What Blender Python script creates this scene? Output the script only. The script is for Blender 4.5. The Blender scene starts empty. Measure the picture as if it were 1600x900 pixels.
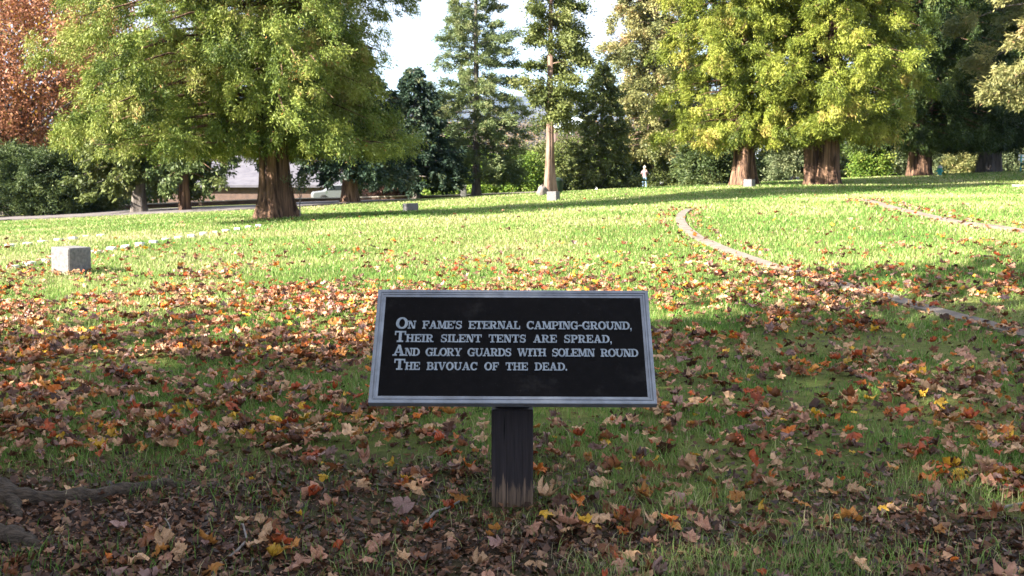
import bpy, math, random
import numpy as np
from mathutils import Vector, Matrix

SC = bpy.context.scene
COL = SC.collection
R = math.radians
rng = np.random.default_rng(7)
random.seed(7)

# ------------------------------------------------------------------ camera, sky, sun, exposure
FPX = 1716.0                       # focal length in pixels of the 1600 px wide photograph
CAMZ = 1.5
PITCH = math.atan(175 / FPX)
cam_d = bpy.data.cameras.new('camera')
cam = bpy.data.objects.new('camera', cam_d); COL.objects.link(cam)
cam.location = (0, 0, CAMZ)
cam.rotation_euler = (math.pi / 2 - PITCH, 0, 0)
cam_d.sensor_width = 36.0
cam_d.lens = 36.0 * FPX / 1600
cam_d.clip_start = 0.05; cam_d.clip_end = 30000
cam_d.dof.use_dof = True; cam_d.dof.focus_distance = 5.0; cam_d.dof.aperture_fstop = 10
SC.camera = cam

SUN_EL = R(30); SHADOW_AZ = R(26)   # shadows run to the right and away, 26 degrees off the picture plane
sun_dir = Vector((-math.cos(SHADOW_AZ) * math.cos(SUN_EL), -math.sin(SHADOW_AZ) * math.cos(SUN_EL), math.sin(SUN_EL)))
world = bpy.data.worlds.new('World'); SC.world = world; world.use_nodes = True
nt = world.node_tree; nt.nodes.clear()
N = nt.nodes.new; L = nt.links.new
out = N('ShaderNodeOutputWorld'); bg = N('ShaderNodeBackground'); bg.inputs['Strength'].default_value = 0.07
sky = N('ShaderNodeTexSky'); sky.sky_type = 'NISHITA'; sky.sun_disc = False
sky.sun_elevation = SUN_EL; sky.sun_rotation = math.atan2(sun_dir.x, sun_dir.y)
sky.air_density = 1.0; sky.dust_density = 0.6; sky.ozone_density = 1.5
tc = N('ShaderNodeTexCoord'); mp = N('ShaderNodeMapping'); mp.inputs['Scale'].default_value = (1.0, 1.0, 3.2)
nz = N('ShaderNodeTexNoise'); nz.inputs['Scale'].default_value = 2.6; nz.inputs['Detail'].default_value = 7; nz.inputs['Roughness'].default_value = 0.55
rp = N('ShaderNodeValToRGB'); rp.color_ramp.elements[0].position = 0.32; rp.color_ramp.elements[1].position = 0.54
mx = N('ShaderNodeMix'); mx.data_type = 'RGBA'; mx.inputs['B'].default_value = (3.3, 3.4, 3.55, 1)
L(tc.outputs['Generated'], mp.inputs['Vector']); L(mp.outputs['Vector'], nz.inputs['Vector']); L(nz.outputs['Fac'], rp.inputs['Fac'])
L(rp.outputs['Color'], mx.inputs['Factor']); L(sky.outputs['Color'], mx.inputs['A']); L(mx.outputs['Result'], bg.inputs['Color'])
L(bg.outputs['Background'], out.inputs['Surface'])
sd = bpy.data.lights.new('sun', 'SUN'); sd.energy = 4.7; sd.angle = R(0.53); sd.color = (1.0, 0.92, 0.79)
so = bpy.data.objects.new('sun', sd); COL.objects.link(so); so.location = (-20, -10, 30)
so.rotation_euler = sun_dir.to_track_quat('Z', 'Y').to_euler()
SC.view_settings.view_transform = 'Standard'; SC.view_settings.look = 'None'
SC.view_settings.exposure = 2.75; SC.view_settings.gamma = 1
SC.view_settings.use_curve_mapping = False
SC.cycles.max_bounces = 6; SC.cycles.diffuse_bounces = 3; SC.cycles.transmission_bounces = 4; SC.cycles.transparent_max_bounces = 4
SC.cycles.use_denoising = True

# ------------------------------------------------------------------ small helpers
cp, sp_ = math.cos(PITCH), math.sin(PITCH)
def at(u, v, Y):
    """point of the place seen at pixel (u, v) of the 1600 x 900 photograph, Y metres ahead of the camera"""
    a, b = (u - 800) / FPX, (450 - v) / FPX
    d = Vector((a, cp + b * sp_, -sp_ + b * cp))
    k = Y / d.y
    return Vector((d.x * k, Y, CAMZ + d.z * k))

def tag(o, label=None, cat=None, group=None, kind=None):
    if label: o['label'] = label
    if cat: o['category'] = cat
    if group: o['group'] = group
    if kind: o['kind'] = kind
    return o
def empty(name, loc, label=None, cat=None, group=None, rz=0.0):
    o = bpy.data.objects.new(name, None); COL.objects.link(o)
    o.location = loc; o.rotation_euler = (0, 0, rz); o.empty_display_size = 0.2
    return tag(o, label, cat, group)
def link(name, me, mat=None, parent=None, smooth=False):
    o = bpy.data.objects.new(name, me); COL.objects.link(o)
    if mat is not None and len(me.materials) == 0:
        for m in (mat if isinstance(mat, (list, tuple)) else [mat]): me.materials.append(m)
    if parent is not None: o.parent = parent
    if smooth: me.shade_smooth()
    return o
def np_mesh(name, V, F, attrs=None):
    """V (n,3); F list of (k, index array (m,k))"""
    me = bpy.data.meshes.new(name)
    V = np.ascontiguousarray(V, dtype=np.float32)
    me.vertices.add(len(V)); me.vertices.foreach_set('co', V.ravel())
    idx = np.concatenate([f.ravel() for f in F]).astype(np.int32)
    tot = np.concatenate([np.full(len(f), f.shape[1]) for f in F]).astype(np.int32)
    st = np.concatenate([[0], np.cumsum(tot)[:-1]]).astype(np.int32)
    me.loops.add(len(idx)); me.loops.foreach_set('vertex_index', idx)
    me.polygons.add(len(tot)); me.polygons.foreach_set('loop_start', st); me.polygons.foreach_set('loop_total', tot)
    for k, a in (attrs or {}).items():
        a = np.ascontiguousarray(a, dtype=np.float32)
        if a.ndim == 1:
            me.attributes.new(k, 'FLOAT', 'POINT').data.foreach_set('value', a)
        else:
            if a.shape[1] == 3: a = np.hstack([a, np.ones((len(a), 1), np.float32)])
            me.attributes.new(k, 'FLOAT_COLOR', 'POINT').data.foreach_set('color', np.ascontiguousarray(a).ravel())
    me.update(calc_edges=True); me.validate()
    return me

class MB:
    def __init__(s): s.v = []; s.f = []
    def add(s, vs, fs, M=None):
        b = len(s.v)
        s.v += [tuple(M @ Vector(p)) if M is not None else tuple(p) for p in vs]
        s.f += [tuple(i + b for i in f) for f in fs]
        return s
    def box(s, x0, x1, y0, y1, z0, z1, M=None, bev=0.0):
        if bev <= 0:
            v = [(x, y, z) for z in (z0, z1) for (x, y) in ((x0, y0), (x1, y0), (x1, y1), (x0, y1))]
            f = [(3, 2, 1, 0), (4, 5, 6, 7), (0, 1, 5, 4), (1, 2, 6, 5), (2, 3, 7, 6), (3, 0, 4, 7)]
            return s.add(v, f, M)
        b = bev
        def ring(i, z): return [(x0 + i, y0 + b, z), (x0 + b, y0 + i, z), (x1 - b, y0 + i, z), (x1 - i, y0 + b, z), (x1 - i, y1 - b, z), (x1 - b, y1 - i, z), (x0 + b, y1 - i, z), (x0 + i, y1 - b, z)]
        rings = [ring(b * .6, z0), ring(0, z0 + b), ring(0, z1 - b), ring(b * .6, z1)]
        v = [p for r_ in rings for p in r_]
        f = [tuple(range(7, -1, -1)), tuple(range(24, 32))]
        for k in range(3):
            for i in range(8): f.append((k * 8 + i, k * 8 + (i + 1) % 8, k * 8 + 8 + (i + 1) % 8, k * 8 + 8 + i))
        return s.add(v, f, M)
    def prism(s, poly, z0, z1, M=None):
        n = len(poly)
        v = [(p[0], p[1], z0) for p in poly] + [(p[0], p[1], z1) for p in poly]
        f = [tuple(range(n - 1, -1, -1)), tuple(range(n, 2 * n))] + [(i, (i + 1) % n, n + (i + 1) % n, n + i) for i in range(n)]
        return s.add(v, f, M)
    def tube(s, pts, rad, n=8, cap=True):
        pts = [Vector(p) for p in pts]; v = []
        for i, p in enumerate(pts):
            t = (pts[min(i + 1, len(pts) - 1)] - pts[max(i - 1, 0)]).normalized()
            a = t.cross(Vector((0, 0, 1)) if abs(t.z) < .95 else Vector((0, 1, 0))).normalized(); b = t.cross(a)
            for k in range(n):
                th = 2 * math.pi * k / n
                v.append(p + (a * math.cos(th) + b * math.sin(th)) * rad[i])
        f = []
        for i in range(len(pts) - 1):
            for k in range(n): f.append((i * n + k, i * n + (k + 1) % n, (i + 1) * n + (k + 1) % n, (i + 1) * n + k))
        if cap: f += [tuple(range(n - 1, -1, -1)), tuple((len(pts) - 1) * n + k for k in range(n))]
        return s.add(v, f)
    def lathe(s, prof, n=16, c=(0, 0, 0)):
        v = []; f = []
        for (r_, z) in prof:
            for k in range(n):
                th = 2 * math.pi * k / n; v.append((c[0] + r_ * math.cos(th), c[1] + r_ * math.sin(th), c[2] + z))
        for i in range(len(prof) - 1):
            for k in range(n): f.append((i * n + k, i * n + (k + 1) % n, (i + 1) * n + (k + 1) % n, (i + 1) * n + k))
        f += [tuple(range(n - 1, -1, -1)), tuple((len(prof) - 1) * n + k for k in range(n))]
        return s.add(v, f)
    def build(s, name, mat, parent=None, smooth=False):
        me = bpy.data.meshes.new(name); me.from_pydata([tuple(p) for p in s.v], [], s.f); me.update()
        return link(name, me, mat, parent, smooth)

def hash2(ix, iy, seed):
    h = (ix.astype(np.int64) * 374761393 + iy.astype(np.int64) * 668265263 + seed * 1442695041) & 0x7fffffff
    h = ((h ^ (h >> 13)) * 1274126177) & 0x7fffffff
    return ((h ^ (h >> 16)) & 0xffff) / 65535.0
def vnoise(x, y, seed=0):
    x = np.asarray(x, float); y = np.asarray(y, float)
    ix = np.floor(x); iy = np.floor(y); fx = x - ix; fy = y - iy
    fx = fx * fx * (3 - 2 * fx); fy = fy * fy * (3 - 2 * fy)
    a = hash2(ix, iy, seed); b = hash2(ix + 1, iy, seed); c = hash2(ix, iy + 1, seed); d = hash2(ix + 1, iy + 1, seed)
    return (a * (1 - fx) + b * fx) * (1 - fy) + (c * (1 - fx) + d * fx) * fy
def fbm(x, y, seed=0, o=3):
    s = 0; w = 1; t = 0
    for k in range(o):
        s = s + vnoise(np.asarray(x) * 2 ** k, np.asarray(y) * 2 ** k, seed + k) * w; t += w; w *= .5
    return s / t
def sstep(a, b, x):
    t = np.clip((np.asarray(x, float) - a) / (b - a), 0, 1); return t * t * (3 - 2 * t)

# ------------------------------------------------------------------ materials
def new_mat(name):
    m = bpy.data.materials.new(name); m.use_nodes = True
    t = m.node_tree; b = t.nodes['Principled BSDF']
    return m, t, b
def noise_mat(name, c1, c2, scale=8, rough=.8, bump=.2, stretch=(1, 1, 1), detail=6, lo=.35, hi=.65, c3=None, metal=0, spec=.3, bdist=.02):
    m, t, b = new_mat(name)
    tc = t.nodes.new('ShaderNodeTexCoord'); mp = t.nodes.new('ShaderNodeMapping'); mp.inputs['Scale'].default_value = stretch
    n = t.nodes.new('ShaderNodeTexNoise'); n.inputs['Scale'].default_value = scale; n.inputs['Detail'].default_value = detail; n.inputs['Roughness'].default_value = .6
    r = t.nodes.new('ShaderNodeValToRGB'); e = r.color_ramp.elements
    e[0].position = lo; e[0].color = (*c1, 1); e[1].position = hi; e[1].color = (*c2, 1)
    if c3: q = e.new(min(.98, hi + .12)); q.color = (*c3, 1)
    t.links.new(tc.outputs['Object'], mp.inputs['Vector']); t.links.new(mp.outputs['Vector'], n.inputs['Vector'])
    t.links.new(n.outputs['Fac'], r.inputs['Fac']); t.links.new(r.outputs['Color'], b.inputs['Base Color'])
    b.inputs['Roughness'].default_value = rough; b.inputs['Metallic'].default_value = metal; b.inputs['Specular IOR Level'].default_value = spec
    if bump:
        bp = t.nodes.new('ShaderNodeBump'); bp.inputs['Strength'].default_value = bump; bp.inputs['Distance'].default_value = bdist
        t.links.new(n.outputs['Fac'], bp.inputs['Height']); t.links.new(bp.outputs['Normal'], b.inputs['Normal'])
    return m
def leaf_mat(name, stops, trans=.3, rough=.55, nscale=.6, namp=.35):
    """foliage colour by the leaf's own 'tone' plus slow natural variation through the crown"""
    m, t, b = new_mat(name)
    at_ = t.nodes.new('ShaderNodeAttribute'); at_.attribute_name = 'tone'
    tc = t.nodes.new('ShaderNodeTexCoord'); n = t.nodes.new('ShaderNodeTexNoise'); n.inputs['Scale'].default_value = nscale; n.inputs['Detail'].default_value = 3
    a = t.nodes.new('ShaderNodeMath'); a.operation = 'MULTIPLY_ADD'; a.inputs[1].default_value = namp; a.inputs[2].default_value = -namp / 2
    s = t.nodes.new('ShaderNodeMath'); s.operation = 'ADD'
    r = t.nodes.new('ShaderNodeValToRGB'); e = r.color_ramp.elements
    e[0].position = stops[0][0]; e[0].color = (*stops[0][1], 1); e[1].position = stops[-1][0]; e[1].color = (*stops[-1][1], 1)
    for p, c in stops[1:-1]: q = e.new(p); q.color = (*c, 1)
    t.links.new(tc.outputs['Object'], n.inputs['Vector']); t.links.new(n.outputs['Fac'], a.inputs[0]); t.links.new(a.outputs[0], s.inputs[0]); t.links.new(at_.outputs['Fac'], s.inputs[1])
    t.links.new(s.outputs[0], r.inputs['Fac']); t.links.new(r.outputs['Color'], b.inputs['Base Color'])
    b.inputs['Roughness'].default_value = rough; b.inputs['Specular IOR Level'].default_value = .25
    tr = t.nodes.new('ShaderNodeBsdfTranslucent'); mixn = t.nodes.new('ShaderNodeMixShader'); mixn.inputs[0].default_value = trans
    t.links.new(r.outputs['Color'], tr.inputs['Color']); t.links.new(b.outputs[0], mixn.inputs[1]); t.links.new(tr.outputs[0], mixn.inputs[2])
    t.links.new(mixn.outputs[0], t.nodes['Material Output'].inputs['Surface'])
    return m
def fallen_mat(name, use_object):
    m, t, b = new_mat(name)
    if use_object:
        src = t.nodes.new('ShaderNodeObjectInfo'); col = src.outputs['Color']
    else:
        src = t.nodes.new('ShaderNodeAttribute'); src.attribute_name = 'col'; col = src.outputs['Color']
    tc = t.nodes.new('ShaderNodeTexCoord'); n = t.nodes.new('ShaderNodeTexNoise'); n.inputs['Scale'].default_value = 28; n.inputs['Detail'].default_value = 5
    r = t.nodes.new('ShaderNodeValToRGB'); e = r.color_ramp.elements
    e[0].position = .3; e[0].color = (.5, .46, .42, 1); e[1].position = .62; e[1].color = (1.15, 1.1, 1.05, 1)
    mu = t.nodes.new('ShaderNodeMix'); mu.data_type = 'RGBA'; mu.blend_type = 'MULTIPLY'; mu.inputs['Factor'].default_value = 1
    t.links.new(tc.outputs['Object'], n.inputs['Vector']); t.links.new(n.outputs['Fac'], r.inputs['Fac'])
    t.links.new(col, mu.inputs['A']); t.links.new(r.outputs['Color'], mu.inputs['B']); t.links.new(mu.outputs['Result'], b.inputs['Base Color'])
    b.inputs['Roughness'].default_value = .5; b.inputs['Specular IOR Level'].default_value = .35
    tr = t.nodes.new('ShaderNodeBsdfTranslucent'); mixn = t.nodes.new('ShaderNodeMixShader'); mixn.inputs[0].default_value = .22
    t.links.new(mu.outputs['Result'], tr.inputs['Color']); t.links.new(b.outputs[0], mixn.inputs[1]); t.links.new(tr.outputs[0], mixn.inputs[2])
    t.links.new(mixn.outputs[0], t.nodes['Material Output'].inputs['Surface'])
    return m

M_granite = noise_mat('granite', (.1, .096, .1), (.19, .18, .182), 26, .85, .35, c3=(.28, .26, .25))
M_marble = noise_mat('pale_marble', (.42, .41, .37), (.6, .585, .55), 9, .7, .15)
M_kerb = noise_mat('kerb_stone', (.125, .1, .085), (.2, .165, .14), 5, .85, .3, c3=(.15, .115, .09))
M_road = noise_mat('asphalt_with_dust', (.11, .095, .095), (.165, .145, .145), 3, .9, .1)
M_cedar_bark = noise_mat('shredding_cedar_bark', (.03, .016, .011), (.19, .11, .07), 9, .9, 1.0, (1, 1, .07), lo=.4, hi=.6, c3=(.32, .2, .13), bdist=.08)
M_grey_bark = noise_mat('grey_bark', (.06, .05, .045), (.17, .145, .13), 8, .9, .7, (1, 1, .2), bdist=.04)
M_pale_bark = noise_mat('pale_pinkish_bark', (.1, .06, .045), (.28, .185, .145), 8, .9, .6, (1, 1, .13), bdist=.03)
M_twig = noise_mat('dry_twig', (.1, .085, .075), (.24, .21, .2), 20, .85, .3)
M_root = noise_mat('weathered_root_bark', (.026, .019, .014), (.095, .07, .052), 38, .9, 1.0, (.5, 1.4, 1.4), bdist=.03)

CED = [(0, (.03, .045, .01)), (.28, (.075, .115, .02)), (.52, (.16, .205, .035)), (.82, (.29, .31, .075)), (.95, (.28, .24, .1)), (1, (.33, .16, .05))]
CEDY = [(0, (.04, .055, .009)), (.26, (.09, .125, .017)), (.55, (.2, .235, .032)), (.85, (.31, .32, .06)), (.96, (.36, .31, .08)), (1, (.36, .24, .08))]
CED_SHADED = [(0, (.015, .026, .008)), (.4, (.034, .06, .014)), (.75, (.065, .1, .022)), (1, (.12, .14, .04))]  # shade cast by the right-hand pair is put into this darker green
JUN = [(0, (.06, .075, .025)), (.35, (.15, .165, .06)), (.7, (.28, .26, .1)), (.92, (.36, .29, .14)), (1, (.36, .2, .1))]
SPR = [(0, (.012, .024, .014)), (.45, (.026, .05, .03)), (.8, (.05, .08, .045)), (1, (.1, .11, .05))]
PINE = [(0, (.035, .055, .032)), (.4, (.095, .135, .05)), (.75, (.175, .21, .08)), (1, (.25, .25, .13))]
OLV = [(0, (.03, .04, .012)), (.45, (.085, .11, .028)), (.8, (.15, .17, .05)), (1, (.2, .2, .075))]
GRN = [(0, (.04, .07, .012)), (.4, (.09, .16, .02)), (.75, (.17, .25, .035)), (1, (.28, .3, .07))]
YEW = [(0, (.016, .026, .01)), (.4, (.048, .075, .024)), (.75, (.105, .14, .045)), (1, (.17, .19, .075))]
ORG = [(0, (.1, .09, .03)), (.2, (.2, .12, .05)), (.35, (.3, .13, .08)), (.6, (.42, .21, .13)), (.8, (.48, .25, .08)), (.92, (.5, .28, .04)), (1, (.2, .18, .04))]
SHN = [(0, (.05, .07, .03)), (.5, (.12, .15, .07)), (1, (.24, .25, .13))]
PNK = [(0, (.14, .07, .06)), (.5, (.28, .16, .12)), (1, (.4, .26, .18))]
MAP = [(0, (.06, .08, .015)), (.4, (.16, .14, .02)), (.7, (.38, .2, .03)), (1, (.45, .12, .03))]
LM = {k: leaf_mat(n, s, .3 if k in ('org', 'grn', 'map', 'pnk') else .2) for k, n, s in (('ced', 'cedar_sprays', CED), ('cedy', 'golden_cedar_sprays', CEDY), ('ced_shaded', 'shade_darkened_cedar_sprays', CED_SHADED), ('jun', 'pale_juniper_sprays', JUN),
      ('spr', 'spruce_needles', SPR), ('pine', 'pine_needles', PINE), ('olv', 'olive_needles', OLV), ('grn', 'bright_green_leaves', GRN), ('yew', 'yew_needles', YEW),
      ('org', 'copper_autumn_leaves', ORG), ('shn', 'grey_green_sprays', SHN), ('pnk', 'pinkish_autumn_leaves', PNK), ('map', 'turning_maple_leaves', MAP))}

# ------------------------------------------------------------------ ground
ctrl = []
for (X, Y, z) in [(-3, 2, .03), (3, 2, 0), (0, 2, 0), (0, 4.8, 0), (-3, 5, .02), (3, 5, .02), (0, -6, 0), (-12, -6, 0), (12, -6, .2), (-14, 3, .05), (14, 3, .3),
                  (-45, 45, -1.0), (-50, 20, -.4), (45, 20, 1.5), (60, 60, 2.4), (50, 90, 1.2), (-30, 80, -2.6), (0, 95, .2), (-60, 80, -4), (30, 110, -2), (0, 110, -2.4), (-40, 110, -5), (60, 120, -3), (-40, 0, 0), (40, 0, .6)]:
    ctrl.append((X, Y, z))
for (u, v, Y) in [(107, 433, 14.2), (20, 418, 15), (404, 353, 26), (17, 384, 19.5), (158, 368, 24), (432, 340, 30), (641, 331, 36), (865, 314, 40), (858, 303, 45), (1172, 292, 42), (1158, 290, 45),
                  (1280, 288, 45), (1430, 275, 55), (1537, 270, 60), (1600, 268, 62), (1300, 440, 12.2), (1060, 350, 20.6), (1350, 315, 26.5), (1600, 362, 17), (1600, 400, 13.6), (1600, 525, 9.1), (1600, 300, 36),
                  (0, 343, 46), (200, 334, 45.5), (400, 325, 45), (560, 316, 50), (745, 310, 58), (1005, 298, 90), (1005, 298.5, 76), (1005, 299, 62), (860, 304, 60), (860, 303, 75), (745, 308, 72), (0, 336.5, 53), (200, 327, 53), (400, 319, 53), (1160, 287, 60), (1280, 282, 62), (-200, 345, 53), (800, 400, 17), (400, 430, 14), (0, 358, 33)]:
    p = at(u, v, Y); ctrl.append(tuple(p))
ctrl = np.array(ctrl)
def _phi(d2): return np.where(d2 > 1e-9, d2 * np.log(d2 + 1e-12), 0) * .5
_n = len(ctrl); S_ = 20.0
_P = ctrl[:, :2] / S_
_K = _phi(((_P[:, None] - _P[None]) ** 2).sum(-1)) + np.eye(_n) * .002
_A = np.zeros((_n + 3, _n + 3)); _A[:_n, :_n] = _K; _A[:_n, _n] = 1; _A[:_n, _n + 1:] = _P; _A[_n:, :_n] = _A[:_n, _n:].T
_w = np.linalg.solve(_A, np.concatenate([ctrl[:, 2], np.zeros(3)]))
def gz(x, y):
    x = np.atleast_1d(np.asarray(x, float)); y = np.atleast_1d(np.asarray(y, float)); res = np.empty(len(x))
    for i in range(0, len(x), 40000):
        q = np.stack([x[i:i + 40000], y[i:i + 40000]], 1) / S_
        d2 = ((q[:, None] - _P[None]) ** 2).sum(-1)
        res[i:i + 40000] = _phi(d2) @ _w[:_n] + _w[_n] + q @ _w[_n + 1:]
    r = np.hypot(x, y)
    far = -7 - 13 * sstep(100, 260, r)
    k = sstep(92, 140, r)
    z = res * (1 - k) + far * k
    z = z + (fbm(x * .9, y * .9, 3) - .5) * .05 * (1 - sstep(30, 50, r)) * sstep(.2, 1.2, np.hypot(x, y - 4.9))
    return z
def g1(x, y): return float(gz([x], [y])[0])
def hit(u, v):
    """where the ground is seen at pixel (u, v)"""
    d = at(u, v, 1.0) - Vector((0, 0, CAMZ))
    Y = np.geomspace(3, 120, 900); z = CAMZ + d.z * Y; h = z - gz(d.x * Y, Y)
    if (h <= 0).any():
        i = max(int(np.argmax(h <= 0)), 1); t = h[i - 1] / (h[i - 1] - h[i] + 1e-9); y = Y[i - 1] + (Y[i] - Y[i - 1]) * t
    else:
        near = np.where(Y < 62)[0]; y = Y[near[np.argmin(h[near] / Y[near])]]
    return Vector((d.x * y, y, g1(d.x * y, y)))
def base(u, Y):
    x = (u - 800) / FPX * Y * math.sqrt(1) / (cp)        # close enough for placing trunks
    return Vector((x, Y, g1(x, Y)))

def axis(lo, hi, step, far, ratio=1.16):
    a = list(np.arange(lo, hi + 1e-6, step)); s = step
    while a[-1] < far: s *= ratio; a.append(a[-1] + s)
    s = step
    while a[0] > -far: s *= ratio; a.insert(0, a[0] - s)
    return np.array(a)
xs = axis(-34, 38, .4, 9000); ys = axis(-6, 68, .4, 9000)
gx, gy = np.meshgrid(xs, ys); gzv = gz(gx.ravel(), gy.ravel())
V = np.stack([gx.ravel(), gy.ravel(), gzv], 1); nx, ny = len(xs), len(ys)
ii = (np.arange(ny - 1)[:, None] * nx + np.arange(nx - 1)[None]).ravel()
def soil_amount(x, y):
    """1 on the bare mulch under the trees, 0 on the lawn"""
    n = fbm(x * 1.1, y * 1.1, 11)
    left = sstep(1.0, -2.6, x)
    edge = 4.75 + .7 * left + (n - .5) * 3.0
    foot = 1.15 * np.exp(-((np.asarray(x) / 1.3) ** 2 + ((np.asarray(y) - 4.45) / .42) ** 2))      # trodden bare patch before the post
    return np.clip(np.maximum(1 - sstep(edge - .9, edge + .7, y), foot), 0, 1)
me = np_mesh('ground', V, [np.stack([ii, ii + 1, ii + nx + 1, ii + nx], 1)], {'soil': soil_amount(V[:, 0], V[:, 1]) * (np.abs(V[:, 0]) < 20)})
m, t, b = new_mat('lawn_ground')
a_ = t.nodes.new('ShaderNodeAttribute'); a_.attribute_name = 'soil'
tc = t.nodes.new('ShaderNodeTexCoord')
n1 = t.nodes.new('ShaderNodeTexNoise'); n1.inputs['Scale'].default_value = 9; n1.inputs['Detail'].default_value = 8; n1.inputs['Roughness'].default_value = .7
n2 = t.nodes.new('ShaderNodeTexNoise'); n2.inputs['Scale'].default_value = 45; n2.inputs['Detail'].default_value = 8; n2.inputs['Roughness'].default_value = .75
n3 = t.nodes.new('ShaderNodeTexNoise'); n3.inputs['Scale'].default_value = .5; n3.inputs['Detail'].default_value = 5
r1 = t.nodes.new('ShaderNodeValToRGB'); e = r1.color_ramp.elements; e[0].position = .3; e[0].color = (.06, .072, .02, 1); e[1].position = .7; e[1].color = (.175, .195, .06, 1)
r2 = t.nodes.new('ShaderNodeValToRGB'); e = r2.color_ramp.elements; e[0].position = .3; e[0].color = (.018, .012, .009, 1); e[1].position = .72; e[1].color = (.075, .05, .04, 1)
r3 = t.nodes.new('ShaderNodeValToRGB'); e = r3.color_ramp.elements; e[0].position = .38; e[0].color = (.75, .85, .7, 1); e[1].position = .66; e[1].color = (1.3, 1.2, 1.2, 1)
mm = t.nodes.new('ShaderNodeMix'); mm.data_type = 'RGBA'; mm.blend_type = 'MULTIPLY'; mm.inputs['Factor'].default_value = 1
ms = t.nodes.new('ShaderNodeMix'); ms.data_type = 'RGBA'
bp = t.nodes.new('ShaderNodeBump'); bp.inputs['Strength'].default_value = .8; bp.inputs['Distance'].default_value = .03
for nn in (n1, n2, n3): t.links.new(tc.outputs['Object'], nn.inputs['Vector'])
t.links.new(n1.outputs['Fac'], r1.inputs['Fac']); t.links.new(n2.outputs['Fac'], r2.inputs['Fac']); t.links.new(n3.outputs['Fac'], r3.inputs['Fac'])
t.links.new(r1.outputs['Color'], mm.inputs['A']); t.links.new(r3.outputs['Color'], mm.inputs['B'])
t.links.new(a_.outputs['Fac'], ms.inputs['Factor']); t.links.new(mm.outputs['Result'], ms.inputs['A']); t.links.new(r2.outputs['Color'], ms.inputs['B'])
t.links.new(ms.outputs['Result'], b.inputs['Base Color']); t.links.new(n2.outputs['Fac'], bp.inputs['Height']); t.links.new(bp.outputs['Normal'], b.inputs['Normal'])
b.inputs['Roughness'].default_value = .95; b.inputs['Specular IOR Level'].default_value = .1
tag(link('ground', me, m, smooth=True), kind='structure')

def ribbon(pts, width, lift, sub=8, both=0.0):
    """strip of ground-hugging paving along a smooth line through pts; returns verts, faces"""
    P = [Vector((p[0], p[1], 0)) for p in pts]; C = []
    for i in range(len(P) - 1):
        p0, p1, p2, p3 = P[max(i - 1, 0)], P[i], P[i + 1], P[min(i + 2, len(P) - 1)]
        for k in range(sub):
            t_ = k / sub
            C.append(.5 * ((2 * p1) + (p2 - p0) * t_ + (2 * p0 - 5 * p1 + 4 * p2 - p3) * t_ ** 2 + (3 * p1 - p0 - 3 * p2 + p3) * t_ ** 3))
    C.append(P[-1]); return C
def strip(name, C, width, top, depth, mat):
    mb = MB(); vs = []; n = len(C)
    for i, c in enumerate(C):
        d = (C[min(i + 1, n - 1)] - C[max(i - 1, 0)]).normalized(); s = Vector((-d.y, d.x, 0)) * width / 2
        for q, dz in ((c - s, -depth), (c - s, top), (c + s, top), (c + s, -depth)):
            vs.append((q.x, q.y, g1(q.x, q.y) + dz))
    f = []
    for i in range(n - 1):
        for k in range(3): f.append((i * 4 + k, i * 4 + k + 1, i * 4 + 5 + k, i * 4 + 4 + k))
    f += [(0, 3, 2, 1), ((n - 1) * 4, (n - 1) * 4 + 1, (n - 1) * 4 + 2, (n - 1) * 4 + 3)]
    mb.add(vs, f)
    o = mb.build(name, mat); bpy.context.view_layer.update(); return o
# road behind the lawn on the left
rd = [hit(u, v) for u, v in ((-260, 352), (-100, 348.5), (0, 343), (200, 333), (400, 324), (520, 317.5), (580, 313.5))]
ROADC = ribbon(rd, 4, 0, 8)
tag(strip('road', ROADC, 5.2, .06, .3, M_road), kind='structure')

# curved stone edgings set in the lawn
arcA = [hit(u, v) for u, v in ((1078, 328), (1066, 335), (1064, 348), (1080, 365), (1120, 386), (1180, 408), (1260, 432), (1350, 457), (1440, 482), (1540, 509), (1640, 535), (1800, 566))]
arcB = [hit(u, v) for u, v in ((1348, 313.5), (1400, 327), (1460, 341), (1530, 353), (1610, 364), (1760, 377))]
CA, CB = ribbon(arcA, 0, 0, 10), ribbon(arcB, 0, 0, 10)
tag(strip('stone_edging', CA, .18, .028, .12, M_kerb), 'long curved flat stone edging sweeping down the lawn, nearer one, ending at the lower right', 'stone edging', 'curved stone edgings')
tag(strip('stone_edging', CB, .2, .035, .12, M_kerb), 'shorter curved stone edging farther up the lawn at the right edge', 'stone edging', 'curved stone edgings')
p = hit(1598, 291)
mb = MB(); mb.box(-.35, .35, -.12, .12, -.1, .05, bev=.02); o = mb.build('grave_marker', M_marble); o.location = p
tag(o, 'single flat white stone set in the upper lawn at the right edge', 'grave marker')

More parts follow.
